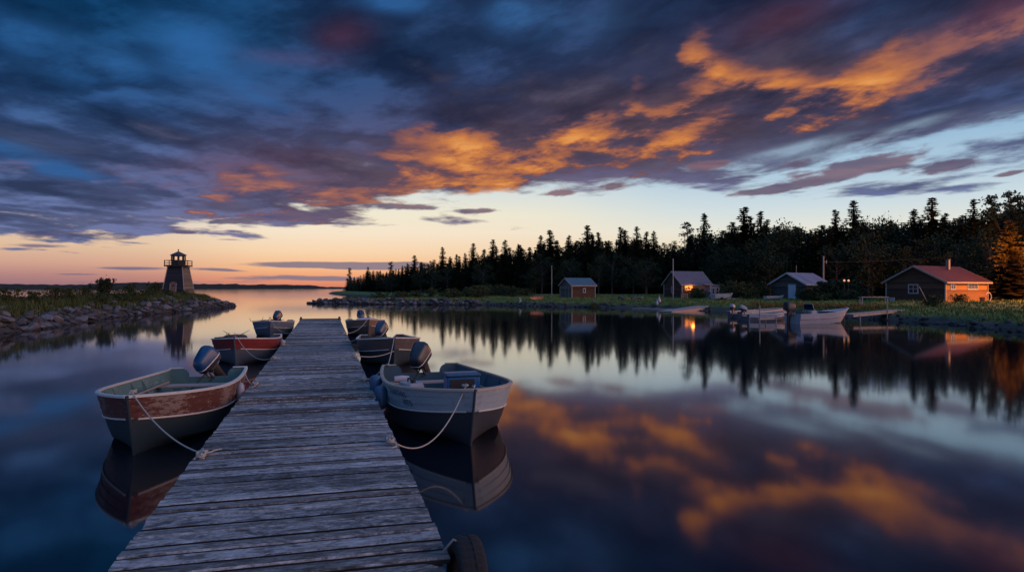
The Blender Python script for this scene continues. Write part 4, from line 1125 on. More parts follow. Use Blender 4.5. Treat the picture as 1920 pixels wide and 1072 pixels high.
def crate():
    x, y, z = bloc(b2, (3.28, .22, zt(h2, .62))); r = thing('cool_box', 'blue box with dark front standing on the front seat of the pale blue boat', 'box', (x, y, z), a2)
    obj('body', MB().box((0, 0, .16), (.36, .58, .32), bev=.02), 'box_blue', r, 40); obj('lid', MB().box((0, 0, .345), (.39, .61, .05), bev=.014), 'fender_blue', r, 40); obj('front_panel', MB().box((.1835, -.03, .165), (.012, .44, .22), bev=.004), 'black_plastic', r)
crate()
def tank(B_, p, label, m_, s=1.0):
    x, y, z = bloc(B_, p); r = thing('fuel_tank', label, 'fuel tank', (x, y, z), B_.rotation_euler.z + .3); r.scale = (s, s, s)
    obj('body', MB().loft([[(a * .20 * q, b * .15 * q, zz) for a, b in ((1, -.7), (1, .7), (.7, 1), (-.7, 1), (-1, .7), (-1, -.7), (-.7, -1), (.7, -1))] for zz, q in ((0, .94), (.02, 1), (.20, 1), (.25, .86))]), m_, r, 40)
    obj('cap', MB().tube([(.08, 0, .24), (.08, 0, .29)], .04, 10), 'black_plastic', r); obj('handle', MB().tube([(-.12, 0, .24), (-.10, 0, .30), (.0, 0, .30), (.02, 0, .24)], .012, 6), 'black_plastic', r)
tank(b2, (2.2, -.52, .30), 'grey fuel tank near the dock side of the pale blue boat', 'tank_grey', 1.25)
tank(b1, (.42, .42, .10), 'small grey fuel tank in the stern of the flaking red boat', 'tank_grey')
tank(b6, (.9, .30, .48), 'red fuel tank on the tan and white boat', 'tank_red', 1.1)
def bundle(B_, p, r_, l, label, m_='canvas'):
    mb = MB(); c = Vector(p); rings = []
    for i in range(7):
        f = i / 6; rr_ = r_ * (1 - .25 * abs(f - .5)); rings.append([(c.x + math.cos(a) * rr_ * random.uniform(.9, 1.1), c.y + (f - .5) * l, c.z + rr_ * .8 + math.sin(a) * rr_ * .8) for a in np.linspace(0, 2 * PI, 12)[:-1]])
    mb.loft(rings); o = obj('rolled_tarp', mb, m_, smooth=60, loc=B_.location, rot=B_.rotation_euler); return tag(o, label, 'tarp')
bundle(b2, (1.05, -.55, zt(h2, .20)), .085, .30, 'short white rolled tarp on the rear seat of the pale blue boat')
bundle(b4, (.9, -.1, .45), .14, .7, 'dark folded tarp in the stern of the brown boat', 'gear_net')
bundle(b6, (3.6, -.1, .62), .17, .8, 'pale crumpled tarp over the bow of the tan and white boat')
def twigs(B_, ps, label, n=6, seed=1):
    rnd = random.Random(seed); mb = MB()
    for _ in range(n):
        c = Vector(ps) + Vector((rnd.gauss(0, .10), rnd.gauss(0, .22), 0)); e = c + Vector((rnd.gauss(0, .12), rnd.gauss(0, .2), rnd.uniform(.10, .26))); mb.tube([c, c.lerp(e, .5) + Vector((rnd.gauss(0, .03), rnd.gauss(0, .03), 0)), e], [.014, .011, .005], 5)
    for _ in range(4):
        c = Vector(ps) + Vector((rnd.gauss(0, .1), rnd.gauss(0, .2), .02)); mb.tube([c - Vector((.1, .3, 0)), c + Vector((rnd.gauss(0, .1), .35, .04))], .012, 5)
    tag(obj('branches', mb, 'twig', loc=B_.location, rot=B_.rotation_euler), label, 'branches')
twigs(b3, (4.15, -.25, h3.sheer(.9)), 'dry branches lying on the bow of the dark red boat', 7, 1)
twigs(b5, (4.0, -.2, h5.sheer(.9)), 'dry branches lying on the bow of the blue grey boat', 6, 2)
bm = bmesh.new(); bmesh.ops.create_icosphere(bm, subdivisions=4, radius=1.0); rnd = random.Random(8)
ph = [(rnd.uniform(2, 9), rnd.uniform(2, 9), rnd.uniform(2, 9), rnd.uniform(0, 6)) for _ in range(9)]
for v in bm.verts:
    k = 1 + sum(math.sin(v.co.x * a + v.co.y * b + v.co.z * c + d) for a, b, c, d in ph) * .055
    v.co = Vector((3.72 + v.co.x * .42 * k, -.20 + v.co.y * .46 * k, h3.sheer(.8) - .06 + v.co.z * .16 * k))
o = bpy.data.meshes.new('fishing_net'); bm.to_mesh(o); bm.free(); o.materials.append(M['gear_net'])
tag(obj('fishing_net', o, None, loc=b3.location, rot=b3.rotation_euler), 'dark fishing net bunched on the bow of the dark red boat', 'net')

def fender(B_, hull, t, side, label, m_, l=.36, r_=.10, drop=.32):
    zs = hull.sheer(t); p = hull.p(t, zs, side, .02); q = hull.p(t, zs - drop, side, r_ + .02); w0 = bloc(B_, p); w1 = bloc(B_, q)
    f = thing('boat_fender', label, 'fender', w1); rings = []
    for zz, k in ((-.5, .25), (-.47, .6), (-.40, .9), (-.25, 1), (.25, 1), (.40, .9), (.47, .6), (.5, .3)): rings.append([(math.cos(a) * r_ * k, math.sin(a) * r_ * k, zz * l) for a in np.linspace(0, 2 * PI, 17)[:-1]])
    obj('body', MB().loft(rings), m_, f, 50); d = w0 - w1; obj('lanyard', MB().tube([(0, 0, l * .48), (d.x, d.y, d.z)], .007, 5), 'rope', f)
fender(b2, h2, .40, -1, 'dark blue fender hung on the dock side of the pale blue boat, nearer its motor', 'fender_blue', .34, .115, .12)
fender(b2, h2, .54, -1, 'dark blue fender hung on the dock side of the pale blue boat, nearer its bow', 'fender_blue', .42, .115, .28)
fender(b1, h1, .42, 1, 'whitish fender squeezed between the flaking red boat and the dock', 'fender_white', .46, .07, .30)
fender(b3, h3, .40, 1, 'grey fender between the dark red boat and the dock', 'tank_grey', .34, .10, .26)

# -- mooring lines
def line(k, B_, p, sg, label, r=.0115, m_='rope', side=0.0, seed=0, knot=None):
    lx, ly = CL[k]; c = dl(lx, ly, DZ + .05); s0 = bloc(B_, p); path = sag(s0, c, sg, 30, side); ex = [cleat_turns(k), tail(k, .38, seed), tail(k, .3, seed + 9)]
    if knot: ex.append([bloc(B_, v) for v in coil((p[0] - .03, p[1]), .05, 2.5, p[2], .012, jit=.1)])
    return rope('mooring_rope', label, path, r, m_, ex)
line('l1', b1, (h1.L - .12, .03, h1.sheer(1) + .04), .14, 'pale bow line from the flaking red boat down to the nearest left cleat', .0095, seed=3, knot=1)
line('r1', b2, (h2.L - .20, -.10, h2.sheer(1) + .03), .42, 'pale slack bow line from the pale blue boat to the nearest right cleat', .0095, seed=5, knot=1)
line('l2', b1, (1.15, h1.half(.22) + .02, h1.sheer(.22) + .02), .10, 'stern line from the flaking red boat to a left cleat', .010, seed=6)
line('r2', b2, (.9, -h2.half(.17) - .02, h2.sheer(.17)), .06, 'short stern line from the pale blue boat to a right cleat', .010, seed=8)
line('l3', b3, (h3.L - .15, .05, h3.sheer(1) + .03), .30, 'pale bow line of the dark red boat', .010, seed=9)
line('r3', b4, (h4.L - .06, -.02, .50), .10, 'low line along the side of the brown boat', .011, seed=11)
line('l4', b3, (.5, h3.half(.1), h3.sheer(.1)), .08, 'stern line of the dark red boat', .012, seed=12)
line('r4', b4, (.6, -h4.half(.1), h4.sheer(.1)), .08, 'stern line of the brown boat', .012, seed=13)
line('l5', b5, (h5.L - .15, .05, h5.sheer(1)), .22, 'bow line of the blue grey boat', .010, seed=14)
line('r5', b6, (h6.L - .15, -.05, h6.sheer(1)), .22, 'bow line of the tan and white boat', .010, seed=15)
rope('mooring_rope', 'line from the brown boat bow back to the pale blue boat stern corner', sag(bloc(b4, (h4.L - .12, 0, h4.sheer(1) + .02)), bloc(b2, (.06, -h2.half(0) + .12, h2.sheer(0) + .04)), .05), .011, 'rope', [[bloc(b2, v) for v in coil((.06, -h2.half(0) + .12), .05, 2, h2.sheer(0) + .02, .01)]])
# ------------------------------------------------------------------ lighthouse
def lighthouse():
    x0, y0 = -43.0, 88.0; z0 = 1.15; L_ = thing('lighthouse', 'small square wooden lighthouse with railed gallery at the breakwater end', 'lighthouse', (x0, y0, z0))
    b0, b1_, hh_ = 1.52, .93, 3.85
    obj('footing', MB().box((0, 0, -.12), (3.3, 3.3, .36), bev=.04), 'stone_base', L_)
    def q(f): return b0 + (b1_ - b0) * f ** .93
    zs = [0.06, .6, 1.4, 2.2, 3.0, hh_]; lv = [(z, q(z / hh_)) for z in zs]
    def face(ax, s):
        rings = []
        for z, b in lv: rings.append([((-b, s * b, z), (b, s * b, z)) if ax == 'y' else ((s * b, -b, z), (s * b, b, z))][0])
        return rings
    for nm, ax, s, m_ in (('front_wall', 'y', -1, 'clap_slate'), ('rear_wall', 'y', 1, 'clap_slate'), ('side_wall', 'x', 1, 'clap_sidelit'), ('side_wall', 'x', -1, 'clap_slate')): obj(nm, MB().loft(face(ax, s), closed=False), m_, L_)
    for sx in (-1, 1):
        for sy in (-1, 1): obj('corner_board', MB().tube([(sx * b, sy * b, z) for z, b in lv], .05, 4), 'trim_grey', L_)
    # door in an arched frame, leaning with the wall
    sl = -math.atan2(b0 - b1_, hh_); d = obj('door', MB().box((0, 0, .90), (.66, .07, 1.66), bev=.015), 'door_brown', L_, loc=(-.02, -b0 - .005, .05), rot=(sl, 0, 0))
    fr = MB(); [fr.box((s * .385, -.02, .86), (.07, .10, 1.70)) for s in (-1, 1)]
    fr.tube([(math.cos(a) * .40, -.02, 1.72 + math.sin(a) * .26) for a in np.linspace(0, PI, 12)], .05, 4, mi=1); obj('door_frame', fr, ['trim_grey', 'lantern_dark'], d)
    tp = MB().add([(math.cos(a) * .38, 0, 1.70 + math.sin(a) * .25) for a in np.linspace(0, PI, 12)], [tuple(range(12))]); obj('fanlight', tp, 'door_brown', d)
    obj('door_pane', MB().box((.02, -.045, 1.40), (.24, .02, .28)), 'window_glass', d)
    g = MB().box((0, 0, hh_ + .09), (2.52, 2.52, .13), bev=.02); obj('gallery_deck', g, 'lantern_dark', L_)
    br = MB()
    for a in np.arange(4) * PI / 2:
        for k in (-.6, .6):
            m3 = Matrix.Rotation(a, 3, 'Z'); br.tube([m3 @ Vector((k, -.97, hh_ - .35)), m3 @ Vector((k, -1.18, hh_ + .03))], .04, 5)
    obj('gallery_brackets', br, 'lantern_dark', L_)
    rl = MB(); e = 1.19; zb = hh_ + .15
    for sx in (-1, 1):
        for sy in (-1, 1): rl.box((sx * e, sy * e, zb + .34), (.085, .085, .68))
    for k in (-.0,):
        for a in range(4):
            m3 = Matrix.Rotation(a * PI / 2, 3, 'Z'); rl.box(m3 @ Vector((0, -e, zb + .32)), (.06, .06, .62))
    for a in range(4):
        for zz, th in ((.64, .075), (.34, .055), (.08, .05)): rl.box((Matrix.Rotation(a * PI / 2, 3, 'Z') @ Vector((0, -e, zb + zz))), (2 * e if a % 2 == 0 else .055, .055 if a % 2 == 0 else 2 * e, th))
    obj('railing', rl, 'lantern_dark', L_)
    def octa(r, z, o=PI / 8): return [(math.cos(o + k * PI / 4) * r, math.sin(o + k * PI / 4) * r, z) for k in range(8)]
    rr_ = .84; obj('lantern_base', MB().loft([octa(rr_, hh_ + .15), octa(rr_, hh_ + .80)]), 'lantern_dark', L_)
    lf = MB()
    for k in range(8):
        a = PI / 8 + k * PI / 4; lf.box((math.cos(a) * rr_ * .95, math.sin(a) * rr_ * .95, hh_ + 1.10), (.14, .16, .62), (0, 0, a))
    lf.loft([octa(rr_ * 1.02, hh_ + .795), octa(rr_ * 1.02, hh_ + .86)]); lf.loft([octa(rr_ * 1.02, hh_ + 1.36), octa(rr_ * 1.02, hh_ + 1.47)])
    obj('lantern_frame', lf, 'lantern_dark', L_)
    obj('lamp', MB().tube([(0, 0, hh_ + .86), (0, 0, hh_ + .98)], [.07, .06], 10), 'galvanised', L_)
    obj('roof', MB().loft([octa(1.00, hh_ + 1.475), octa(1.00, hh_ + 1.53), octa(.54, hh_ + 1.75), octa(.07, hh_ + 1.99)]), 'roof_slate', L_)
    obj('finial', MB().tube([(0, 0, hh_ + 1.92), (0, 0, hh_ + 2.08), (0, 0, hh_ + 2.10), (0, 0, hh_ + 2.26)], [.05, .05, .09, .07], 8), 'steel_dark', L_)
lighthouse()

# ------------------------------------------------------------------ cabins
def window(par, c, w, h, axis, cross=(1, 1), frame='trim_white', proud=.04):
    """axis 'x': in a wall facing -x, 'y': in a wall facing -y"""
    def bx(du, dv, su, sv, off, th): return (((c[0] - off, c[1] + du, c[2] + dv), (th, su, sv)) if axis == 'x' else ((c[0] + du, c[1] - off, c[2] + dv), (su, th, sv)))
    f = MB(); t = .09
    for du, su in ((-w / 2 + t / 2, t), (w / 2 - t / 2, t)): f.box(*bx(du, 0, su, h, proud / 2, proud + .02))
    for dv in (-h / 2 + t / 2, h / 2 - t / 2): f.box(*bx(0, dv, w - 2 * t, t, proud / 2, proud + .016))
    for k in range(cross[0]): f.box(*bx(-w / 2 + w * (k + 1) / (cross[0] + 1), 0, .045, h - 2 * t, proud / 2, proud))
    for k in range(cross[1]): f.box(*bx(0, -h / 2 + h * (k + 1) / (cross[1] + 1), w - 2 * t, .045, proud / 2, proud - .006))
    o = obj('window', f, frame, par)
    obj('pane', MB().box(*bx(0, 0, w - t, h - t, .010, .012)), 'window_glass', o); return o
def cabin(name, label, C, sdir, ls, lg, ev, rd, wall, roof, trim, ov=.28, side_wall=None, th=.07, cat='cabin', base=None):
    x, y = C; z = hz(x, y) if base is None else base; r = thing(name, label, cat, (x, y, z), math.atan2(sdir[1], sdir[0]))
    pr = lambda xx: [(xx, 0, -.5), (xx, lg, -.5), (xx, lg, ev), (xx, lg / 2, rd), (xx, 0, ev)]
    mb = MB(); a = pr(0); b = pr(ls); vs = a + b
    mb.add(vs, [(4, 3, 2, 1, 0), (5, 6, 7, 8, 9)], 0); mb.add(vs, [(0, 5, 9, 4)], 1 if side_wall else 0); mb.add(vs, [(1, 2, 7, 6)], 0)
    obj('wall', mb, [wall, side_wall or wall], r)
    k = (rd - ev) / (lg / 2); e = ov * .9
    rf = MB()
    for s in (0, 1):
        yy = lambda v: v if s == 0 else lg - v
        pts = [(-ov, yy(-e), ev - k * e + .012), (-ov, yy(lg / 2), rd + .012), (-ov, yy(lg / 2), rd + th + .012), (-ov, yy(-e), ev - k * e + th + .012)]
        rf.prism(pts, (ls + 2 * ov, 0, 0))
    ro = obj('roof', rf, roof, r)
    ft = MB(); ft.box((ls / 2, -e - .022, ev - k * e + .0), (ls + 2 * ov, .04, .15)); obj('fascia', ft, trim, ro)
    for xx in (-ov - .022, ls + ov + .022):
        bb = MB()
        for s in (0, 1):
            yy = lambda v: v if s == 0 else lg - v
            bb.prism([(xx - .018, yy(-e), ev - k * e - .09), (xx - .018, yy(lg / 2), rd - .09), (xx - .018, yy(lg / 2), rd + th + .02), (xx - .018, yy(-e), ev - k * e + th + .02)], (.036, 0, 0))
        obj('barge_board', bb, trim, ro)
    for (xx, yy) in ((-.02, -.02), (ls + .02, -.02), (-.02, lg + .02)): obj('corner_post', MB().box((xx, yy, ev / 2 - .2), (.12, .12, ev + .4 - .1)), trim if trim != 'trim_white' else wall, r)
    return r
# red-roofed log cabin
c4 = cabin('log_cabin', 'long low log cabin with red metal roof and lamp-lit side wall', (40.75, 64.2), (.857, .515), 7.9, 5.6, 2.05, 3.50, 'log_brown', 'roof_red', 'trim_grey', .35, 'log_lamplit', base=.92)
window(c4, (0, 2.95, 1.30), .98, .95, 'x', (1, 1)); window(c4, (1.35, 0, 1.52), .95, .62, 'y', (1, 0), 'trim_white'); w_ = window(c4, (5.0, 0, 1.52), 2.0, .62, 'y', (2, 0), 'trim_white')
ch = obj('chimney', MB().box((4.7, 2.1, 3.72), (.30, .30, 1.0), bev=.02), 'stone_base', c4); obj('chimney_cap', MB().box((4.7, 2.1, 4.25), (.38, .38, .07), bev=.01), 'steel_dark', ch)
# small teal-roofed shed
c1 = cabin('storage_shed', 'small brown shed with flat teal metal roof near the wood', (8.0, 91.2), (.9, .43), 3.6, 3.1, 1.72, 2.62, 'log_grey', 'roof_teal', 'trim_grey', .22, 'log_brown', cat='shed')
window(c1, (1.9, 0, .98), .44, .60, 'y', (0, 0)); dr = obj('door', MB().box((-.03, 1.2, .78), (.06, .8, 1.5)), 'log_grey', c1); obj('door_frame', MB().box((-.025, .75, .8), (.07, .07, 1.62)).box((-.025, 1.65, .8), (.07, .07, 1.62)).box((-.025, 1.2, 1.645), (.07, .83, .07)), 'trim_grey', dr)
# steep-roofed cabin with a lit porch
c2 = cabin('cottage', 'steep-roofed cottage with rusty streaked metal roof and amber porch light', (21.9, 88), (.9, .43), 4.65, 3.6, 1.85, 3.40, 'board_red', 'roof_rust', 'trim_grey', .28, 'wall_inside', cat='cabin')
window(c2, (0, 1.85, 1.05), .48, .85, 'x', (0, 1)); lw = obj('lit_window', MB().box((1.05, -.03, 1.28), (1.25, .05, .62)), 'lamp_amber', c2); obj('window_frame', MB().box((1.05, -.05, 1.63), (1.45, .09, .08)).box((1.05, -.05, .93), (1.45, .09, .08)).box((.39, -.05, 1.28), (.08, .09, .62)).box((1.71, -.05, 1.28), (.08, .09, .62)).box((1.05, -.06, 1.28), (.05, .05, .62)), 'trim_grey', lw)
pl = bpy.data.lights.new('porch_light', 'POINT'); pl.energy = 22; pl.color = (1, .28, .03); pl.shadow_soft_size = .2; po = bpy.data.objects.new('porch_light', pl); link(po, c2); po.location = (1.2, -.75, 1.62)
obj('porch_lamp', MB().tube([(1.2, -.18, 1.74), (1.2, -.18, 1.60)], [.05, .08], 8), 'lamp_amber', c2)
# lean-to shed
x, y = at(1331, 86); s5 = thing('garden_shed', 'pale blue flat-roofed shed leaning against the steep-roofed cottage', 'shed', (x, y, hz(x, y)), math.atan2(.43, .9))
obj('wall', MB().box((.85, .7, .72), (1.75, 1.4, 1.9)), 'board_blue', s5); obj('roof', MB().box((.45, .7, 1.73), (3.0, 1.9, .09), (0, R(2), 0)), 'roof_blue', s5); window(s5, (.55, 0, .95), .42, .8, 'y', (0, 1), 'trim_grey'); window(s5, (1.2, 0, .95), .42, .8, 'y', (0, 1), 'trim_grey')
# blue-roofed boat shed
c3 = cabin('boat_shed', 'dark log shed with pale blue metal roof and pale door behind the bushes', (33.6, 78.2), (.8, .6), 4.9, 4.2, 1.85, 3.0, 'log_dark', 'roof_blue', 'trim_white', .42, 'board_red', cat='shed')
d3 = obj('door', MB().box((-.03, 1.62, .80), (.06, .88, 1.72)), 'door_pale', c3); obj('door_frame', MB().box((-.03, 1.14, .82), (.08, .07, 1.8)).box((-.03, 2.10, .82), (.08, .07, 1.8)).box((-.03, 1.62, 1.715), (.08, .89, .07)), 'trim_grey', d3)

# ------------------------------------------------------------------ poles and the lamp
def pole(label, px, D, top, r=.09, lamp=False, arm=False):
    x, y = at(px, D); z = hz(x, y); p = thing('utility_pole', label, 'pole', (x, y, z)); h = top - z
    obj('post', MB().tube([(0, 0, -.4), (0, 0, h)], [r, r * .8], 10), 'trim_grey', p, 50)
    if arm: obj('insulator', MB().tube([(r, 0, h * .86), (r + .22, -.05, h * .86)], .03, 6).tube([(r + .22, -.05, h * .82), (r + .22, -.05, h * .9)], .05, 6), 'trim_white', p)
    return p
pole('plain grey pole standing in front of the steep-roofed cottage', 1262, 84, 5.9, .085); pole('grey utility pole behind the blue-roofed shed', 1544, 85, 6.25, .12, arm=True); pole('thin pole by the wood edge left of the teal-roofed shed', 1034.5, 99, 5.5, .07); pole('very thin pole behind the blue-roofed shed', 1493, 88, 5.2, .05)
x1, y1 = at(1544, 85); 
rope('power_line', 'thin power cable running from the utility pole past the red-roofed cabin', sag((x1, y1, 5.5), (68, 70, 8.6), .9), .009, 'rope_dark')
def lamp_post(x, y, h, watts):
    p = thing('street_lamp', 'sodium yard lamp on a wooden post lighting the red-roofed cabin', 'lamp', (x, y, hz(x, y)))
    obj('post', MB().tube([(0, 0, -.4), (0, 0, h + .3)], [.11, .09], 10), 'trim_grey', p, 50); obj('arm', MB().tube([(0, 0, h), (-.5, .2, h + .25), (-1.1, .45, h + .2)], .03, 8), 'galvanised', p, 50)
    hd = obj('lamp_head', MB().loft([[(-1.1 + math.cos(a) * r_, .45 + math.sin(a) * r_, h + zz) for a in np.linspace(0, 2 * PI, 13)[:-1]] for zz, r_ in ((.26, .06), (.18, .18), (.08, .22))], cap=False), 'galvanised', p, 50)
    obj('bulb', MB().loft([[(-1.1 + math.cos(a) * r_, .45 + math.sin(a) * r_, h + zz) for a in np.linspace(0, 2 * PI, 13)[:-1]] for zz, r_ in ((.10, .02), (.06, .08), (-.02, .07), (-.06, .02))]), 'lamp_amber', hd, 50)
    l = bpy.data.lights.new('yard_light', 'POINT'); l.energy = watts; l.color = (1.0, .27, .03); l.shadow_soft_size = .12; o = bpy.data.objects.new('yard_light', l); link(o, p); o.location = (-1.1, .45, h - .2)
lamp_post(51.8, 60.0, 5.2, 12500)
# two bare bulbs on the bush side of the shed
for k, px in enumerate((1583, 1591)):
    x, y = at(px, 71.0); z = hz(x, y); p = thing('garden_lamp', ('left' if k == 0 else 'right') + ' one of the two round garden lamps glowing by the dark bushes', 'lamp', (x, y, z))
    obj('stake', MB().tube([(0, 0, -.2), (0, 0, 1.95)], .025, 6), 'steel_dark', p); obj('globe', MB().loft([[(math.cos(a) * r_, math.sin(a) * r_, 2.05 + zz) for a in np.linspace(0, 2 * PI, 13)[:-1]] for zz, r_ in ((-.11, .03), (-.08, .08), (0, .11), (.08, .08), (.11, .03))]), 'lamp_white', p, 60)

# ------------------------------------------------------------------ right-hand boats
h7 = Hull(4.5, .92, .62, .98, stern=.12, bluff=2.3, rake=.75)
b7 = boat('motor_skiff', 'white motor skiff with windscreen and big black outboard by the gangway', (18.55, 45.15), math.atan2(.28, .96), h7, 'paint_white', 'paint_white', 'paint_alloy', 'trim_white', detail=1, thwarts=(.18,), strakes=3, cutout=False, rubm='strake_pinklit')
outboard(b7, -.05, 0, .70, 0, R(4), 'black_plastic', 1.55, 'black_plastic', 'black_plastic')
cs = obj('console', MB().box((1.35, 0, .55), (.45, .9, .62), bev=.04), 'paint_white', b7); obj('windscreen', MB().prism([(1.30, -.48, .86), (1.30, .48, .86), (1.22, .42, 1.28), (1.22, -.42, 1.28)], (.02, 0, 0)), 'window_glass', cs); obj('windscreen_frame', MB().tube([(1.31, -.5, .84), (1.23, -.44, 1.29), (1.23, .44, 1.29), (1.31, .5, .84)], .022, 6), 'trim_white', cs)
obj('steering_wheel', MB().tube([(1.02 + .02 * math.cos(a), math.cos(a) * .17, .80 + math.sin(a) * .17) for a in np.linspace(0, 2 * PI, 17)[:-1]], .018, 6, closed=True), 'black_plastic', b7)
obj('foredeck', MB().prism([h7.p(t, h7.sheer(t), 1, -.03) for t in (.62, .75, .88, .96)] + [h7.p(t, h7.sheer(t), -1, -.03) for t in (.96, .88, .75, .62)], (0, 0, .02)), 'paint_white', b7)
bundle(b7, (.75, .1, .5), .16, .8, 'dark bundle behind the console of the white motor skiff', 'gear_net')
h8 = Hull(5.6, .80, .48, .74, stern=.1, bluff=2.2, rake=.5)
b8 = boat('motor_skiff', 'long low alloy skiff behind the white one, bow run up on the bank', at(1376, 53.5), math.atan2(.42, .9), h8, 'paint_alloy', 'paint_slate', 'inside_grey', 'aluminium', detail=1, strakes=2, rubm='aluminium')
outboard(b8, -.05, 0, .62, R(20), R(2), 'tank_grey', 1.0, 'steel_dark', 'motor_navy')
h9 = Hull(3.4, .70, .46, .62, stern=.1, bluff=2.4, rake=.4)
b9 = boat('motor_skiff', 'short alloy skiff tied at the little jetty, motor raised', at(1396, 49.0), math.atan2(.2, .98), h9, 'paint_alloy', 'paint_slate', 'inside_grey', 'aluminium', detail=1, strakes=2, rubm='aluminium')
outboard(b9, -.05, 0, .60, R(-20), R(20), 'tank_grey', 1.0, 'steel_dark', 'motor_navy')
x, y = at(1337, 79); h10 = Hull(2.5, .62, .46, .58, stern=.1, bluff=2.3, rake=.35)
b10 = boat('dinghy', 'small white dinghy parked on the lawn beside the flat-roofed shed', (x, y), math.atan2(.2, .98), h10, 'paint_white', 'paint_white', 'paint_alloy', 'trim_white', detail=1, thwarts=(.3, .65), strakes=2, z0=hz(x, y) + .18, cutout=False)
tr = thing('boat_trailer', 'low trailer carrying the small white dinghy on the lawn', 'trailer', (x, y, hz(x, y)), math.atan2(.2, .98))
obj('frame', MB().box((1.5, .25, .13), (3.2, .06, .06)).box((1.5, -.25, .13), (3.2, .06, .06)).box((.8, 0, .13), (.06, 1.1, .06)).box((3.3, 0, .13), (.7, .06, .06)), 'galvanised', tr)
for s in (-1, 1): obj('wheel', MB().tube([(.8, s * .52, .15), (.8, s * .64, .15)], .16, 16), 'rubber', tr)
# overturned hull / boat parts near the shed door
x, y = at(1450, 74.5); bb = boat('dinghy', 'flat pale skiff lying on the grass below the dark log shed', (x - .9, y), math.atan2(.1, .99), Hull(2.1, .42, .22, .3, stern=.1, bluff=2.2, rake=.3), 'paint_alloy', 'paint_alloy', 'inside_grey', 'aluminium', detail=0, strakes=1, z0=hz(x, y) + .14, cutout=False)
# canoe on the lawn edge
x, y = at(995, 88); cn = thing('canoe', 'orange canoe lying on the shore grass at the end of the headland breakwater', 'canoe', (x, y, hz(x, y)), R(24)); cn.rotation_euler = (R(35), R(-5), R(24)); rings = []
for i in range(15):
    t = i / 14; w = .30 * math.sin(t * PI) ** .6 + .012; k = .12 * abs(2 * t - 1) ** 3; rings.append([(t * 2.0 - .2, math.cos(a) * w, .32 + k - math.sin(a) * .30 * (math.sin(t * PI) ** .4 + .02)) for a in np.linspace(0, PI, 9)])
glow_c = simple('canoe_orange', (.62, .17, .05), .4, .15, 6); obj('hull', MB().loft(rings, closed=False), 'canoe_orange', cn, 60); obj('gunwale', MB().tube([r[0] for r in rings], .02, 6).tube([r[-1] for r in rings], .02, 6), 'bench_wood', cn); obj('thwart', MB().box((.5, 0, .33), (.08, .5, .03)).box((1.2, 0, .33), (.08, .5, .03)), 'bench_wood', cn)
# white marker post and two buoys on the shore
x, y = at(974.5, 87.5); wp_ = thing('marker_post', 'short white marker post on the shore beside the orange canoe', 'post', (x, y, hz(x, y))); obj('post', MB().loft([[(math.cos(a) * r_, math.sin(a) * r_, z) for a in np.linspace(0, 2 * PI, 9)[:-1]] for z, r_ in ((-.2, .10), (.55, .11), (.60, .16), (.74, .13), (.85, .04))]), 'trim_grey', wp_, 40); obj('board', MB().box((.12, -.08, .42), (.20, .05, .30), (0, .2, 0)), 'trim_white', wp_)
for k, (px, D) in enumerate(((1236, 77.0), (1232, 76.2))):
    x, y = at(px, D); bo = thing('mooring_buoy', ('tall' if k == 0 else 'squat') + ' white mooring buoy lying on the shore below the pole', 'buoy', (x, y, hz(x, y))); s = .8 if k == 0 else .55
    obj('float', MB().loft([[(math.cos(a) * r_ * s, math.sin(a) * r_ * s, z * s) for a in np.linspace(0, 2 * PI, 13)[:-1]] for z, r_ in ((0, .08), (.08, .22), (.3, .28), (.55, .2), (.8, .1), (1.0, .06))]), 'trim_white', bo, 50); obj('ring', MB().tube([(0, math.cos(a) * .08, s + .06 + math.sin(a) * .08) for a in np.linspace(0, 2 * PI, 11)[:-1]], .015, 5, closed=True), 'galvanised', bo)
# garden table, chair-like bits by the cottage
def table(px, D, label, l=1.2, w=.6, h=.72, rz=.4, m_='bench_wood'):
    x, y = at(px, D); t = thing('table', label, 'table', (x, y, hz(x, y)), rz); obj('tabletop', MB().box((0, 0, h), (l, w, .06)), m_, t)
    for sx in (-1, 1):
        for sy in (-1, 1): obj('leg', MB().box((sx * (l / 2 - .08), sy * (w / 2 - .08), h / 2 - .08), (.07, .07, h + .1)), m_, t)
table(1283, 83.5, 'small wooden table standing under the porch bushes of the cottage', .8, .5, .6); table(1638, 59.5, 'long narrow work bench on the golden shore grass left of the red-roofed cabin', 2.5, .5, .66, .1, 'grey_wood')
x, y = at(1672, 66.3); tub = thing('wash_tub', 'pale blue tub on the ground under the gable window of the red-roofed cabin', 'tub', (x, y, hz(x, y)), 1.0); obj('body', MB().loft([[(a * .5 * q, b * .25 * q, z) for a, b in ((1, -.8), (1, .8), (.8, 1), (-.8, 1), (-1, .8), (-1, -.8), (-.8, -1), (.8, -1))] for z, q in ((0, .85), (.33, 1), (.33, .9), (.08, .78))]), 'board_blue', tub); obj('rim', MB().tube([(a * .5, b * .25, .335) for a, b in ((1, -.8), (1, .8), (.8, 1), (-.8, 1), (-1, .8), (-1, -.8), (-.8, -1), (.8, -1))], .02, 5, closed=True), 'trim_grey', tub)
x, y = at(1843, 63); pt = thing('flower_pot', 'terracotta pot at the lamp-lit end of the red-roofed cabin', 'pot', (x, y, hz(x, y))); simple('terracotta', (.36, .12, .06), .8, .2, 8); obj('pot', MB().loft([[(math.cos(a) * r_, math.sin(a) * r_, z) for a in np.linspace(0, 2 * PI, 13)[:-1]] for z, r_ in ((0, .19), (.36, .28), (.44, .30), (.44, .25), (.36, .23))]), 'terracotta', pt, 40); obj('soil', MB().tube([(0, 0, .30), (0, 0, .37)], .24, 12), 'bank_soil', pt)
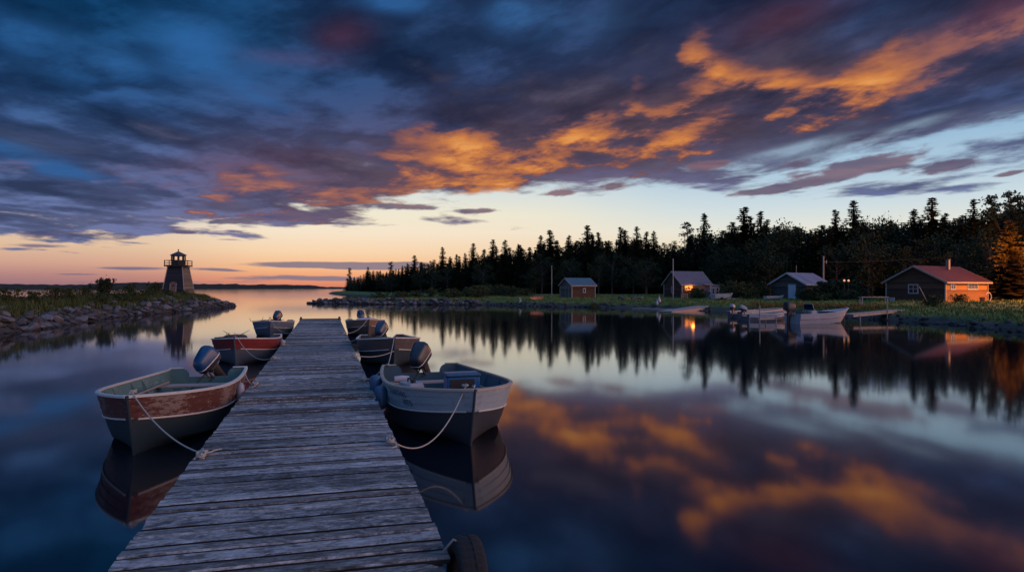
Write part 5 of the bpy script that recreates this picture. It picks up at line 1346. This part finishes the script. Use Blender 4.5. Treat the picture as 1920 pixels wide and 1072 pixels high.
x, y = at(1853, 64.5); rl_ = thing('hose_reel', 'curved pale hose hoop standing beside the terracotta pot', 'hoop', (x, y, hz(x, y)), .3); obj('hoop', MB().tube([(math.cos(a) * .36, 0, .42 + math.sin(a) * .42) for a in np.linspace(-PI / 2, PI * .9, 18)], .04, 8), 'trim_white', rl_, 60); obj('stand', MB().box((0, 0, .03), (.5, .25, .06)), 'steel_dark', rl_)
# spar leaning by the gable
x, y = at(1740, 61); rope('spar', 'thin leaning spar in front of the gable wall of the red-roofed cabin', [(x, y, hz(x, y)), (x - .5, y + .5, hz(x, y) + 1.5)], .03, 'trim_grey')

# ------------------------------------------------------------------ jetties
def jetty(name, label, p0, p1, z0, z1, w, posts, m_='grey_wood', cat='jetty', thick=.09):
    p0, p1 = Vector((*p0, 0)), Vector((*p1, 0)); d = (p1 - p0); l = d.length; rz = math.atan2(d.y, d.x); r = thing(name, label, cat, p0, rz); mb = MB(); n = int(l / .22)
    sl = math.atan2(z1 - z0, l)
    for i in range(n):
        t = (i + .5) / n; mb.box((l * t, random.uniform(-.02, .02), z0 + (z1 - z0) * t), (.2, w, .045), (0, -sl, 0))
    obj('deck', mb, m_, r)
    for s in (-1, 1): obj('stringer', MB().prism([(0, s * (w / 2 - .06) - .03, z0 - .03 - thick), (l, s * (w / 2 - .06) - .03, z1 - .03 - thick), (l, s * (w / 2 - .06) - .03, z1 - .026), (0, s * (w / 2 - .06) - .03, z0 - .026)], (0, .06, 0)), 'bench_wood', r)
    for t, s, top in posts: obj('post', MB().tube([(l * t, s * (w / 2 + .05), -1.2), (l * t, s * (w / 2 + .05), top)], .038, 8), 'trim_grey', r)
    return r
jetty('gangway', 'plank gangway leading from the white skiff up to the grassy shore', G(1588, 603), at(1737, 54.0), .50, .78, 1.0, ((.06, 1, .45), (.06, -1, .45), (.38, -1, 1.45), (.38, 1, .55), (.72, -1, .5)), 'bench_wood', 'gangway', .12)
jetty('jetty', 'little low jetty with rails in front of the alloy skiffs', G(1414, 607.5), G(1446, 606.5), .42, .42, .8, ((0.02, -1, 1.22), (.98, -1, .55), (.02, 1, .5), (.98, 1, .5)), 'grey_wood')
jetty('boat_ramp', 'slanting timber boat ramp running from the shore down into the water', G(1246, 584.5), (20.9, 71.2), .04, .55, 1.7, (), 'grey_wood', 'ramp', .26)
jetty('float', 'low grey float lying along the shore left of the timber ramp', G(1190, 579.5), G(1262, 582.0), .12, .12, .9, (), 'grey_wood', 'float', .12)
